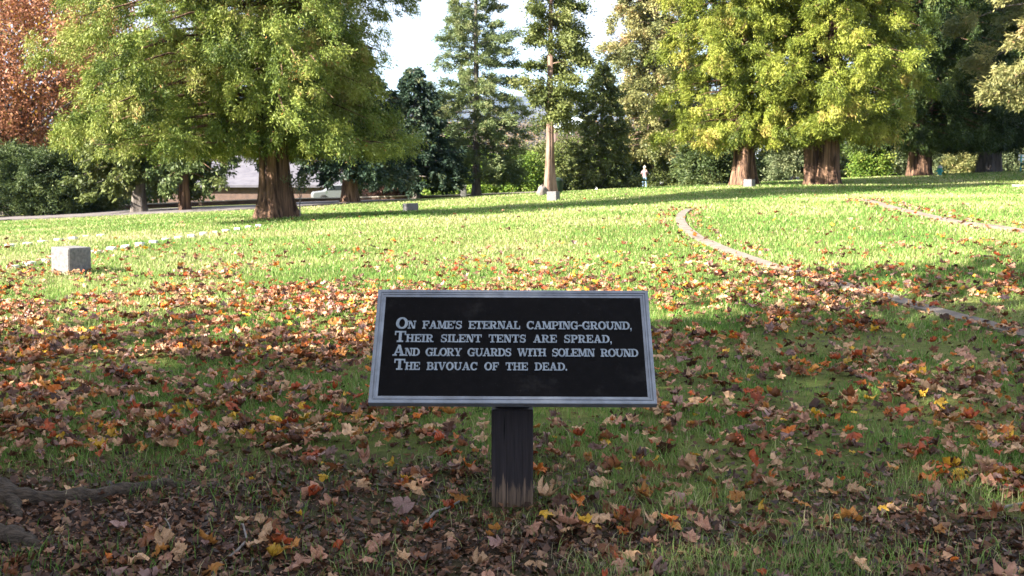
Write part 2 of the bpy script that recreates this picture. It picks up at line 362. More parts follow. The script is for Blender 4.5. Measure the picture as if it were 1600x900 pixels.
# ------------------------------------------------------------------ grave stubs and granite blocks
rowA = [(20, 418), (46, 413), (69, 408), (150, 394), (174, 389), (196, 386), (219, 382), (240, 378), (260, 374.5), (279, 372), (299, 369), (318, 365.5), (335, 363), (353, 360.5), (371, 357.7), (388, 355), (404, 353)]
rowB = [(17, 384), (43, 381), (67, 378), (92, 375), (115, 372.6), (136, 370), (158, 368)]
stub = MB(); stub.box(-.062, .062, -.075, .075, -.15, .05, bev=.012)
ordn = ['first', 'second', 'third', 'fourth', 'fifth', 'sixth', 'seventh', 'eighth', 'ninth', 'tenth', 'eleventh', 'twelfth', 'thirteenth', 'fourteenth', 'fifteenth']
stub_me = None
for i, (u, v) in enumerate(rowA):
    q = hit(u, v + 1.5)
    if stub_me is None:
        o = stub.build('grave_marker', M_marble); stub_me = o.data
    else:
        o = bpy.data.objects.new('grave_marker', stub_me); COL.objects.link(o)
    o.location = q; o.rotation_euler = (random.uniform(-.06, .06), random.uniform(-.06, .06), random.uniform(-.2, .2)); o.scale = (1.08, 1, random.uniform(.85, 1.2))
    lab = (['low white grave stub at the left edge, first of the front row', 'low white grave stub, second of the front row from the left edge', 'low white grave stub just left of the granite block'][i] if i < 3
           else f'low white front row grave stub, {ordn[i-3]} to the right of the granite block')
    tag(o, lab, 'grave marker', 'low white grave stubs in the lawn')
for i, (u, v) in enumerate(rowB):
    q = hit(u, v + 1.2); o = bpy.data.objects.new('grave_marker', stub_me); COL.objects.link(o)
    o.location = q; o.rotation_euler = (random.uniform(-.06, .06), random.uniform(-.06, .06), random.uniform(-.2, .2)); o.scale = (1.1, 1.1, random.uniform(.7, 1.0))
    tag(o, f'low white grave stub of the back row near the road, {ordn[i]} from the left', 'grave marker', 'low white grave stubs in the lawn')

def block(u, v, wpx, hpx, rz, label, mat=M_granite, sx=1.0):
    q = hit(u, v); w = wpx / FPX * q.y; h = hpx / FPX * q.y
    m_ = MB(); m_.box(-w / 2 * sx, w / 2 * sx, -w / 2, w / 2, -.15, h, bev=.015)
    # slightly domed top
    m_.v = [(x, y, z + (.03 * (1 - abs(x) / (w / 2)) if z > h - .03 else 0)) for x, y, z in m_.v]
    o = m_.build('granite_block', mat); o.location = q + Vector((0, w * .45, 0)); o.rotation_euler = (R(random.uniform(-1.5, 1.5)), R(random.uniform(-2, 2)), rz)
    tag(o, label, 'stone block', 'granite section blocks')
    return o
block(104, 429, 43, 42, R(-30), 'large grey granite block at the left beside the rows of white stubs')
block(641, 330, 18, 12, R(-38), 'low blue grey granite block on the shaded strip right of the big left cedar')
block(865, 313.5, 16, 14, R(-25), 'pale granite block in front of the slim bare-trunked cedar')
block(1172, 292, 14, 11.5, R(-35), 'pale granite block in front of the right-hand pair of big cedars')

# ------------------------------------------------------------------ the memorial sign
base_pt = at(800.5, 805, 4.87); SY = base_pt.y
# depth of the plaque edges along the optical axis from their apparent widths
Wp = 1.25
def at_depth(u, v, dep):
    a, b_ = (u - 800) / FPX, (450 - v) / FPX
    return Vector((a * dep, (cp + b_ * sp_) * dep, CAMZ + (-sp_ + b_ * cp) * dep))
BL, BR = at_depth(575, 629, FPX * Wp / 452), at_depth(1027, 631, FPX * Wp / 452)
TL, TR = at_depth(592, 452, FPX * Wp / 421), at_depth(1013, 454, FPX * Wp / 421)
bc, tcn = (BL + BR) / 2, (TL + TR) / 2
ex = ((BR - BL) + (TR - TL)).normalized(); ey = (tcn - bc); Hp = ey.length; ey = (ey - ex * ey.dot(ex)).normalized(); ez = ex.cross(ey)
sign = empty('memorial_sign', (base_pt.x, SY + .095, 0), 'black memorial plaque with silver frame and raised verse on a dark timber post', 'sign')
PM = Matrix.Translation(-Vector(sign.location)) @ Matrix.Translation(bc) @ Matrix((ex, ey, ez)).transposed().to_4x4()
M_black = noise_mat('black_sign_enamel', (.0015, .0013, .0018), (.0035, .003, .0038), 30, .45, .1, c3=(.007, .006, .006), spec=.06, bdist=.002)
M_silver = noise_mat('silver_sign_paint', (.15, .162, .19), (.23, .25, .29), 12, .45, .05, (1, 1, 1), metal=.35, spec=.5, bdist=.003)
M_letter = noise_mat('raised_letter_silver', (.16, .19, .225), (.27, .305, .345), 40, .45, .05, metal=.2, bdist=.002)
M_post, t, b = new_mat('dark_stained_timber')
tc = t.nodes.new('ShaderNodeTexCoord'); mp = t.nodes.new('ShaderNodeMapping'); mp.inputs['Scale'].default_value = (1, 1, .035)
n1 = t.nodes.new('ShaderNodeTexNoise'); n1.inputs['Scale'].default_value = 85; n1.inputs['Detail'].default_value = 5; n1.inputs['Roughness'].default_value = .65
sx_ = t.nodes.new('ShaderNodeSeparateXYZ'); ad = t.nodes.new('ShaderNodeMath'); ad.operation = 'MULTIPLY_ADD'; ad.inputs[1].default_value = .36; 
sb = t.nodes.new('ShaderNodeMath'); sb.operation = 'SUBTRACT'
rr = t.nodes.new('ShaderNodeValToRGB'); rr.color_ramp.elements[0].position = .06; rr.color_ramp.elements[1].position = .075; rr.color_ramp.elements[0].color = (0, 0, 0, 1)
c1 = t.nodes.new('ShaderNodeValToRGB'); e = c1.color_ramp.elements; e[0].position = .35; e[0].color = (.013, .0095, .011, 1); e[1].position = .7; e[1].color = (.032, .025, .028, 1)
c2 = t.nodes.new('ShaderNodeValToRGB'); e = c2.color_ramp.elements; e[0].position = .38; e[0].color = (.018, .012, .01, 1); e[1].position = .62; e[1].color = (.17, .115, .08, 1)
mxx = t.nodes.new('ShaderNodeMix'); mxx.data_type = 'RGBA'
L2 = t.links.new
L2(tc.outputs['Object'], mp.inputs['Vector']); L2(mp.outputs['Vector'], n1.inputs['Vector']); L2(tc.outputs['Object'], sx_.inputs[0])
# worn paint: bare grain shows where height minus grain falls below the wear line near the foot
L2(n1.outputs['Fac'], ad.inputs[0]); ad.inputs[2].default_value = -.115
L2(sx_.outputs['Z'], sb.inputs[0]); L2(ad.outputs[0], sb.inputs[1])
rr.color_ramp.elements[0].position = .02; rr.color_ramp.elements[1].position = .04
L2(sb.outputs[0], rr.inputs['Fac']); L2(n1.outputs['Fac'], c1.inputs['Fac']); L2(n1.outputs['Fac'], c2.inputs['Fac'])
L2(rr.outputs['Color'], mxx.inputs['Factor']); L2(c2.outputs['Color'], mxx.inputs['A']); L2(c1.outputs['Color'], mxx.inputs['B']); L2(mxx.outputs['Result'], b.inputs['Base Color'])
bp = t.nodes.new('ShaderNodeBump'); bp.inputs['Strength'].default_value = .5; bp.inputs['Distance'].default_value = .004
L2(n1.outputs['Fac'], bp.inputs['Height']); L2(bp.outputs['Normal'], b.inputs['Normal']); b.inputs['Roughness'].default_value = .65; b.inputs['Specular IOR Level'].default_value = .3

pw = .0945; ptop = at(800, 640, SY).z
mb = MB(); mb.box(-pw, pw, -pw, pw, -.35, ptop, bev=.006)
post = mb.build('post', M_post, sign)
mb = MB()   # drying crack and knot in the front face
mb.prism([(-.037, .0), (-.0335, .06), (-.035, .13), (-.0385, .07)], 0, .0015, Matrix.Translation((0, -pw - .0012, .3)) @ Matrix.Rotation(R(90), 4, 'X'))
mb.build('crack', noise_mat('dark_crack', (.004, .003, .003), (.008, .006, .006), 20, .9, 0), post)
mb = MB(); zc = bc.z
mb.box(-.078, .078, -.06, .085, ptop + .001, ptop + .028, bev=.004); mb.box(-.066, .066, -.03, .12, ptop + .029, ptop + .2, bev=.004)
mb.build('bracket', noise_mat('bracket_iron', (.008, .008, .01), (.016, .015, .018), 20, .5, .1), sign)
t = M_black.node_tree; b = t.nodes['Principled BSDF']; prev = b.inputs['Base Color'].links[0].from_socket
tc = t.nodes.new('ShaderNodeTexCoord'); q1 = t.nodes.new('ShaderNodeTexNoise'); q1.inputs['Scale'].default_value = 210; q1.inputs['Detail'].default_value = 2
q2 = t.nodes.new('ShaderNodeTexNoise'); q2.inputs['Scale'].default_value = 5.5; q2.inputs['Detail'].default_value = 9; q2.inputs['Roughness'].default_value = .7
v1 = t.nodes.new('ShaderNodeValToRGB'); v1.color_ramp.elements[0].position = .69; v1.color_ramp.elements[1].position = .76  # sparse pale spots: specks, and glints painted into the enamel colour
v2 = t.nodes.new('ShaderNodeValToRGB'); v2.color_ramp.elements[0].position = .56; v2.color_ramp.elements[1].position = 1.0; v2.color_ramp.elements[1].color = (.6, .6, .6, 1)
mu = t.nodes.new('ShaderNodeMath'); mu.operation = 'MULTIPLY_ADD'; mu.inputs[1].default_value = .5; mxp = t.nodes.new('ShaderNodeMix'); mxp.data_type = 'RGBA'; mxp.inputs['B'].default_value = (.06, .058, .056, 1)
for qn in (q1, q2): t.links.new(tc.outputs['Object'], qn.inputs['Vector'])
t.links.new(q1.outputs['Fac'], v1.inputs['Fac']); t.links.new(q2.outputs['Fac'], v2.inputs['Fac']); t.links.new(v1.outputs['Color'], mu.inputs[0]); t.links.new(v2.outputs['Color'], mu.inputs[2])
t.links.new(mu.outputs[0], mxp.inputs['Factor']); t.links.new(prev, mxp.inputs['A']); t.links.new(mxp.outputs['Result'], b.inputs['Base Color'])
hw = Wp / 2; TH = .036
# dark backing slab, moulded frame ring, letters
mb = MB(); mb.box(-hw + .004, hw - .004, .004, Hp - .004, -TH, -.0075, PM)
mb.build('plaque', M_black, sign)
prof = [(0, -TH + .004), (0, -.002), (.003, 0), (.0145, 0), (.0165, -.004), (.019, -.0045), (.0205, -.001), (.0255, -.001), (.0275, -.0045), (.037, -.0068), (.0395, -.009)]
mb = MB(); vs = []; fs = []
for (i_, z) in prof:
    vs += [(-hw + i_, i_, z), (hw - i_, i_, z), (hw - i_, Hp - i_, z), (-hw + i_, Hp - i_, z)]
for k in range(len(prof) - 1):
    for c in range(4): fs.append((k * 4 + c, k * 4 + (c + 1) % 4, k * 4 + 4 + (c + 1) % 4, k * 4 + 4 + c))
mb.add(vs, fs, PM); mb.build('frame', M_silver, sign)

# slab-serif capitals drawn as strokes on a unit cap height
def RC(x0, y0, x1, y1): return [(x0, y0), (x1, y0), (x1, y1), (x0, y1)]
def AR(cx, cy, rx, ry, ix, iy, a0, a1, n=10):
    res = []
    for k in range(n):
        a, b_ = R(a0 + (a1 - a0) * k / n), R(a0 + (a1 - a0) * (k + 1) / n)
        res.append([(cx + ix * math.cos(a), cy + iy * math.sin(a)), (cx + rx * math.cos(a), cy + ry * math.sin(a)), (cx + rx * math.cos(b_), cy + ry * math.sin(b_)), (cx + ix * math.cos(b_), cy + iy * math.sin(b_))])
    return res
T = .13
G = {}
G['I'] = (.5, [RC(.13, 0, .37, 1), RC(0, 0, .5, T), RC(0, 1 - T, .5, 1)])
G['H'] = (1.04, [RC(.11, 0, .34, 1), RC(.7, 0, .93, 1), RC(0, 0, .45, T), RC(0, 1 - T, .45, 1), RC(.59, 0, 1.04, T), RC(.59, 1 - T, 1.04, 1), RC(.34, .44, .7, .57)])
G['E'] = (.9, [RC(.11, 0, .34, 1), RC(0, 0, .88, T), RC(0, 1 - T, .88, 1), RC(.77, 0, .88, .33), RC(.77, .67, .88, 1), RC(.34, .44, .6, .57), RC(.54, .34, .64, .67)])
G['F'] = (.88, [RC(.11, 0, .34, 1), RC(0, 0, .48, T), RC(0, 1 - T, .86, 1), RC(.75, .65, .86, 1), RC(.34, .43, .6, .56), RC(.54, .33, .64, .66)])
G['L'] = (.86, [RC(.11, 0, .34, 1), RC(0, 0, .84, T), RC(0, 1 - T, .48, 1), RC(.72, 0, .84, .4)])
G['T'] = (.94, [RC(.35, 0, .59, 1), RC(0, 1 - T, .94, 1), RC(0, .64, .11, 1), RC(.83, .64, .94, 1), RC(.2, 0, .74, T)])
G['N'] = (1.05, [RC(.12, 0, .25, 1), RC(.8, 0, .93, 1), [(.12, 1), (.4, 1), (.93, 0), (.65, 0)], RC(0, 0, .4, T), RC(0, 1 - T, .3, 1), RC(.65, 1 - T, 1.05, 1)])
G['M'] = (1.22, [RC(.12, 0, .25, 1), RC(.88, 0, 1.11, 1), [(.14, 1), (.4, 1), (.68, .08), (.5, .08)], [(.84, 1), (1.0, 1), (.68, .08), (.54, .08)], RC(0, 0, .39, T), RC(.76, 0, 1.22, T), RC(0, 1 - T, .3, 1), RC(.95, 1 - T, 1.22, 1)])
G['A'] = (1.06, [[(.09, 0), (.22, 0), (.6, 1), (.44, 1)], [(.7, 0), (.96, 0), (.64, 1), (.4, 1)], RC(.28, .27, .76, .38), RC(0, 0, .38, T), RC(.6, 0, 1.06, T)])
G['V'] = (1.04, [[(.06, 1), (.33, 1), (.64, 0), (.44, 0)], [(.82, 1), (.95, 1), (.62, 0), (.5, 0)], RC(0, 1 - T, .44, 1), RC(.68, 1 - T, 1.04, 1)])
G['W'] = (1.46, [[(.06, 1), (.3, 1), (.54, 0), (.36, 0)], [(.68, 1), (.8, 1), (.54, 0), (.42, 0)], [(.6, 1), (.84, 1), (1.06, 0), (.88, 0)], [(1.24, 1), (1.36, 1), (1.06, 0), (.95, 0)], RC(0, 1 - T, .4, 1), RC(.52, 1 - T, .92, 1), RC(1.12, 1 - T, 1.46, 1)])
G['Y'] = (1.0, [RC(.39, 0, .62, .5), [(.07, 1), (.33, 1), (.62, .42), (.39, .42)], [(.78, 1), (.91, 1), (.62, .42), (.48, .42)], RC(0, 1 - T, .42, 1), RC(.64, 1 - T, 1.0, 1), RC(.24, 0, .77, T)])
G['D'] = (.99, [RC(.11, 0, .34, 1), RC(0, 0, .46, T), RC(0, 1 - T, .46, 1)] + AR(.46, .5, .52, .5, .27, .37, -90, 90))
G['B'] = (.93, [RC(.11, 0, .34, 1), RC(0, 0, .52, T), RC(0, 1 - T, .52, 1), RC(.34, .45, .52, .56)] + AR(.5, .745, .36, .255, .14, .13, -90, 90) + AR(.52, .28, .4, .28, .16, .15, -90, 90))
G['P'] = (.9, [RC(.11, 0, .34, 1), RC(0, 0, .5, T), RC(0, 1 - T, .5, 1), RC(.34, .4, .5, .52)] + AR(.48, .7, .41, .3, .18, .18, -90, 90))
G['R'] = (1.02, [RC(.11, 0, .34, 1), RC(0, 0, .46, T), RC(0, 1 - T, .5, 1), RC(.34, .42, .5, .54)] + AR(.48, .71, .4, .29, .17, .17, -90, 90) + [[(.42, .47), (.66, .47), (.9, 0), (.64, 0)], RC(.64, 0, 1.02, T)])
G['O'] = (1.02, AR(.51, .5, .51, .53, .25, .38, 0, 360, 20))
G['C'] = (.96, AR(.5, .5, .5, .53, .25, .38, 42, 322, 16) + [RC(.8, .6, .91, 1)])
G['G'] = (1.04, AR(.5, .5, .5, .53, .25, .38, 42, 300, 16) + [RC(.8, .62, .91, 1), RC(.68, .0, .9, .44), RC(.54, .36, 1.04, .48)])
G['U'] = (1.06, [RC(.11, .36, .34, 1), RC(.8, .36, .93, 1), RC(0, 1 - T, .45, 1), RC(.67, 1 - T, 1.06, 1)] + AR(.52, .37, .41, .39, .18, .25, 180, 360, 12))
G['S'] = (.84, AR(.42, .735, .37, .285, .15, .155, 35, 275, 10) + AR(.42, .275, .39, .295, .16, .16, -145, 92, 10) + [RC(.68, .64, .78, 1), RC(.04, 0, .14, .38)])
G['.'] = (.3, [RC(.03, 0, .22, .2)]); G[','] = (.3, [RC(.03, 0, .22, .2), [(.13, 0), (.22, .02), (.12, -.2), (.05, -.2)]])
G['-'] = (.5, [RC(.04, .42, .46, .56)]); G["'"] = (.26, [[(.04, 1.02), (.22, 1.02), (.14, .66), (.07, .66)]])
def plane_xy(u, v):
    o = Vector((0, 0, CAMZ)); d = at(u, v, 1.0) - o; k = (bc - o).dot(ez) / d.dot(ez); q = o + d * k - bc
    return q.dot(ex), q.dot(ey)
lines = [("On fame's eternal camping-ground,", 618, 988, 512.5), ('Their silent tents are spread,', 616, 957, 533.5), ('And glory guards with solemn round', 613, 998, 555), ('The bivouac of the dead.', 615, 887, 577)]
for (txt, u0, u1, v) in lines:
    x0, y0 = plane_xy(u0, v); x1, _ = plane_xy(u1, v); cap = plane_xy(u0, v - 12.3)[1] - y0; big = cap * 1.4
    adv = []; 
    for i, ch in enumerate(txt):
        sc_ = big if i == 0 else cap
        adv.append(.7 * cap if ch == ' ' else G[ch.upper()][0] * sc_ * (.9 if i == 0 else .83))
    gap = (x1 - x0 - sum(adv)) / (len(txt) - 1); x = x0; k = 0; mb = MB()
    for i, ch in enumerate(txt + ' '):
        if ch == ' ':
            mb.build('lettering', M_letter, sign); mb = MB()
        else:
            sc_ = big if i == 0 else cap
            for poly in G[ch.upper()][1]:
                k += 1; a2 = sum(poly[j][0] * poly[(j + 1) % 4][1] - poly[(j + 1) % 4][0] * poly[j][1] for j in range(4))
                pl = poly if a2 > 0 else poly[::-1]
                mb.prism([(x + px * sc_ * (.9 if i == 0 else .83), y0 + py * sc_) for px, py in pl], -.0078, -.0038 + .00007 * (k % 9), PM)
        if i < len(adv): x += adv[i] + gap

# ------------------------------------------------------------------ trees
def unit(a): return a / (np.linalg.norm(a, axis=1, keepdims=True) + 1e-9)
def spray_mesh(name, P, D, Ln, tone, m, ll, lw, spread, jit, rg, big=None):
    n = len(P); idx = np.repeat(np.arange(n), m); k = n * m
    t_ = rg.random(k) ** .85
    bs = P[idx] + D[idx] * (Ln[idx] * t_)[:, None] + rg.normal(0, 1, (k, 3)) * (spread * Ln[idx])[:, None]
    d = unit(D[idx] * .9 + rg.normal(0, jit, (k, 3)))
    s = unit(np.cross(d, rg.normal(0, 1, (k, 3))))
    sc_ = rg.uniform(.65, 1.35, k) * (1 if big is None else big[idx])
    l_ = (ll * sc_)[:, None]; w_ = (lw * sc_)[:, None]
    V = np.stack([bs, bs + d * l_ * .45 + s * w_, bs + d * l_, bs + d * l_ * .5 - s * w_], 1).reshape(-1, 3)
    F = np.arange(k * 4).reshape(k, 4)
    tn = np.clip(tone[idx] + rg.normal(0, .09, k) + .1 * (t_ - .5), 0, 1)
    dead = rg.random(k) < .012; tn[dead] = rg.uniform(.93, 1, dead.sum())
    return np_mesh(name, V, [F], {'tone': np.repeat(tn, 4)})

def boughs(rg, H, h0, nb, prof, rise, droop, spacing, lat, hang, spl, asym=(0, 0), pw_=1.0, zmin=.6, r0=.3, inner=.18, gap=0.0, az0=0.0, clus=1):
    limbs = []; P = []; D = []; Ln = []; T_ = []
    for i in range(nb):
        s = ((i + rg.uniform(.2, .8)) / nb) ** pw_; h = h0 + (H - h0) * s; az = az0 + i * 2.39996 + rg.normal(0, .25)
        if rg.random() < gap: continue
        Lb = prof(s) * rg.uniform(.7, 1.12) * (1 + asym[0] * math.cos(az - asym[1]))
        o = np.array([math.cos(az), math.sin(az), 0]); sd_ = np.array([-o[1], o[0], 0]); rs, dr = rise(s), droop(s)
        tone = np.clip(rg.normal(.5, .13), .1, .85)
        def C(t): return o * Lb * t + np.array([0, 0, h + Lb * (rs * t - dr * t * t)])
        ts = [0, .3, .6, .95]; rb = max(.012, min(.2 * r0, .011 * Lb + .01))
        limbs.append(([np.array([q_[0], q_[1], max(q_[2], zmin + .35)]) for q_ in [C(t) + sd_ * rg.normal(0, .03) * Lb * t for t in ts]], [rb, rb * .7, rb * .45, rb * .15]))
        ns = max(3, int(Lb / spacing / (1 + .75 * (clus - 1)) * rg.uniform(.8, 1.2)))
        for t in inner + (1.02 - inner) * rg.random(ns) ** .8:
            ls = rg.uniform(-1, 1); p = C(t) + sd_ * ls * lat * Lb * (1.12 - t) + np.array([0, 0, rg.normal(0, .05 * Lb)])
            hg = hang * rg.uniform(.7, 1.25)
            d = o * (1 - hg) * .9 + sd_ * ls * .5 * (1 - .5 * hg) + np.array([0, 0, -hg]) + rg.normal(0, .16, 3)
            d /= np.linalg.norm(d); l_ = spl * rg.uniform(.6, 1.3)
            if p[2] + d[2] * l_ < zmin: p[2] += zmin - (p[2] + d[2] * l_) + rg.uniform(0, .5)
            tn = np.clip(tone + rg.normal(0, .13), 0, .9)
            for c_ in range(clus):
                P.append(p + (rg.normal(0, .15, 3) * [1, 1, .55] if c_ else 0)); d2 = d + (rg.normal(0, .35, 3) if c_ else 0); D.append(d2 / np.linalg.norm(d2)); Ln.append(l_ * rg.uniform(.7, 1.1)); T_.append(np.clip(tn + rg.normal(0, .04), 0, .9))
    return limbs, np.array(P), np.array(D), np.array(Ln), np.array(T_)

def trunk_mb(mb, H, r0, rg, flare=.5, flutes=5, amp=.08, n=22, lean=(0, 0), top=.06, fh=.5, x0=0., y0=0.):
    hs = [-.3, 0, .12, .3, .55, .9, 1.4, 2.0, 2.8, 3.8, 5, 6.5] + [6.5 + (H - 6.5) * k / 6 for k in range(1, 7)] if H > 7 else [-.3, 0, .1, .25, .5, .9, 1.4, 2.0, 2.8] + [2.8 + (H - 2.8) * k / 5 for k in range(1, 6)]
    hs = [h for h in hs if h <= H]; ph = rg.uniform(0, 6.28, 4); vs = []
    for h in hs:
        hh = max(h, 0); r_ = r0 * max(top, (1 - hh / (H * 1.03))) ** .75 + r0 * flare * math.exp(-hh / fh)
        for k in range(n):
            th = 2 * math.pi * k / n; ex_ = math.exp(-hh / (fh * 1.6))
            q = r_ * (1 + amp * math.sin(flutes * th + ph[0] + .25 * hh) + amp * .7 * math.sin((flutes * 2 + 1) * th + ph[1] - .3 * hh) + ex_ * .2 * math.sin(3 * th + ph[2]) + ex_ * .12 * math.sin(5 * th + ph[3]))
            vs.append((x0 + lean[0] * hh + q * math.cos(th), y0 + lean[1] * hh + q * math.sin(th), h))
    f = []
    for i in range(len(hs) - 1):
        for k in range(n): f.append((i * n + k, i * n + (k + 1) % n, (i + 1) * n + (k + 1) % n, (i + 1) * n + k))
    f.append(tuple((len(hs) - 1) * n + k for k in range(n)))
    mb.add(vs, f)

def lerp_prof(*pts):
    xs_ = [p[0] for p in pts]; ys_ = [p[1] for p in pts]
    return lambda s: float(np.interp(s, xs_, ys_))

def conifer(name, label, cat, pos, H, r0, leaf, bark, seed, bough, m=40, ll=.16, lw=.035, spread=.16, jit=.45, trunk=None, thin_above=8.0, group=None, rz=0, extra_trunks=()):
    rg = np.random.default_rng(seed)
    root = empty(name, pos, label, cat, group, rz)
    limbs, P, D, Ln, T_ = boughs(rg, H, r0=r0, **bough)
    keep = (P[:, 2] < thin_above) | (rg.random(len(P)) < .45)
    P, D, Ln, T_ = P[keep], D[keep], Ln[keep], T_[keep]
    big = np.where(P[:, 2] < thin_above, 1.0, 1.55)
    me = spray_mesh('crown', P, D, Ln, T_, m, ll, lw, spread, jit, rg, big)
    link('crown', me, LM[leaf], root)
    mb = MB(); trunk_mb(mb, H, r0, rg, **(trunk or {}))
    for kw in extra_trunks: trunk_mb(mb, **dict(dict(H=H * .9, r0=r0 * .7, rg=rg), **kw))
    for pts, rad in limbs: mb.tube(pts, rad, 5, cap=False)
    mb.build('trunk', bark, root, smooth=True)
    return root

def broadleaf(name, label, cat, pos, H, r0, leaf, bark, seed, centre, radii, ncl, m, cr, ll, lw, limbs=14, group=None, trunk=None, zmin=.05, shell=.55, part='crown', stem='trunk', tvar=.17):
    rg = np.random.default_rng(seed); root = empty(name, pos, label, cat, group)
    d = unit(rg.normal(0, 1, (ncl, 3)))
    lob = 1 + .22 * np.sin(d[:, 0] * 4 + seed) * np.cos(d[:, 1] * 3.3 + seed * 2) + .16 * np.sin(d[:, 2] * 6 + seed * 3 + d[:, 0] * 5)
    r_ = (shell + (1 - shell) * rg.random(ncl) ** .6) * lob
    c = np.array(centre); P = c + d * np.array(radii) * r_[:, None]
    P[:, 2] = np.where(P[:, 2] < zmin, zmin + rg.random(ncl) * .35, P[:, 2])
    dd = unit(d + rg.normal(0, .5, (ncl, 3)) + np.array([0, 0, -.15])); tone = np.clip(rg.normal(.5, tvar, ncl), .05, .92)
    me = spray_mesh(part, P - dd * cr * .5, dd, np.full(ncl, cr), tone, m, ll, lw, .38, .9, rg)
    link(part, me, LM[leaf], root)
    mb = MB(); th = max(centre[2] * .75, .3)
    trunk_mb(mb, max(th, H * .6), r0, rg, **(dict(flare=.35, amp=.04, n=12) | (trunk or {})))
    for k in range(min(limbs, ncl)):
        e_ = P[k * (ncl // limbs)]; s_ = np.array([0, 0, rg.uniform(.25, .8) * th]); md = s_ * .45 + e_ * .55 + np.array([0, 0, .08 * (e_[2] - s_[2])])
        mb.tube([s_, s_ * .75 + e_ * .25, md, e_], [r0 * .42, r0 * .3, r0 * .2, r0 * .05], 5, cap=False)
    mb.build(stem, bark, root, smooth=True)
    return root

cst = lambda v: (lambda s: v)
CEDB = lambda h0, prof, nb, **k: dict(dict(inner=.04, h0=h0, nb=nb, prof=prof, rise=lerp_prof((0, .12), (.4, .35), (1, .8)), droop=lerp_prof((0, .35), (.5, .42), (1, .3)), spacing=.2, lat=.3, hang=.66, spl=.62, clus=5), **k)

# big cedar on the left
p = base(432, 30)
conifer('cedar_tree', 'massive spreading cedar at left with thick fluted trunk, sunlit yellow green on its left side', 'tree', p, 17, .42, 'ced', M_cedar_bark, 11,
        CEDB(1.95, lerp_prof((0, 4.5), (.1, 4.95), (.3, 4.3), (.6, 3.1), (1, .4)), 330, spacing=.105, asym=(.25, math.pi), zmin=1.6, pw_=1.2, spl=.46, hang=.66), m=92, ll=.095, lw=.0115, spread=.17, jit=.5,
        trunk=dict(flare=.42, flutes=6, amp=.06, n=40, fh=.55))
# the right-hand pair
p = base(1158, 45)
conifer('cedar_tree', 'golden green cedar with reddish flared trunk, left one of the right-hand pair', 'tree', p, 16, .41, 'cedy', M_cedar_bark, 12,
        CEDB(1.7, lerp_prof((0, 2.9), (.15, 3.1), (.4, 2.9), (.7, 2.0), (1, .3)), 270, spacing=.125, asym=(.12, math.pi), zmin=1.4, spl=.5, hang=.66), m=84, ll=.125, lw=.0145, spread=.17, jit=.5, trunk=dict(flare=.55, flutes=5, amp=.07, n=36, fh=.6))
p = base(1279, 44)
conifer('cedar_tree', 'golden green cedar with the widest twin-stemmed trunk, right one of the right-hand pair', 'tree', p, 17, .45, 'cedy', M_cedar_bark, 13,
        CEDB(1.95, lerp_prof((0, 2.9), (.15, 3.4), (.4, 3.2), (.7, 2.2), (1, .3)), 300, spacing=.125, asym=(.1, 0), zmin=1.6, spl=.52, hang=.68), m=84, ll=.125, lw=.0145, spread=.17, jit=.5, trunk=dict(flare=.3, flutes=4, amp=.09, n=36, fh=.5, x0=.14, lean=(.03, 0)),
        extra_trunks=(dict(flare=.3, flutes=4, amp=.06, n=24, x0=-.34, y0=.02, lean=(-.08, 0), fh=.5),))
p = base(1430, 55)
conifer('cedar_tree', 'dark shaded cedar with a brown twin trunk behind the right-hand pair', 'tree', p, 17, .38, 'ced_shaded', M_cedar_bark, 14,
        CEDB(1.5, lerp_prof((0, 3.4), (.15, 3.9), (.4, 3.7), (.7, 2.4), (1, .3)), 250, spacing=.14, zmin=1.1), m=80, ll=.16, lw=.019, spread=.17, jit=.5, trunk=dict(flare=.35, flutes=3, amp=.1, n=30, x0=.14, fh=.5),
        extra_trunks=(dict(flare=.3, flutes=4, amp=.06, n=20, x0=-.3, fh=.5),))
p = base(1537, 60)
conifer('cedar_tree', 'dark shaded cedar with a grey forked trunk beside the white bench', 'tree', p, 18, .36, 'ced_shaded', M_grey_bark, 15,
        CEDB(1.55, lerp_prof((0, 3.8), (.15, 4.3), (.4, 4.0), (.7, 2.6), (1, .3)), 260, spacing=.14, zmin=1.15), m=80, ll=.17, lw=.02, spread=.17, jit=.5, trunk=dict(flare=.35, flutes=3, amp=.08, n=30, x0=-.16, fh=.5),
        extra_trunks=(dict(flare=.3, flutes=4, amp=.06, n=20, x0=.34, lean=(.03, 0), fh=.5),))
p = base(1700, 43)
conifer('cedar_tree', 'pale olive cedar with bare grey boughs reaching in from the right edge', 'tree', p, 15, .4, 'jun', M_grey_bark, 16,
        CEDB(3.2, lerp_prof((0, 4.8), (.3, 5.2), (.7, 3.4), (1, .4)), 120, spacing=.22, zmin=2.9, hang=.4, inner=.4), m=64, ll=.16, lw=.021)
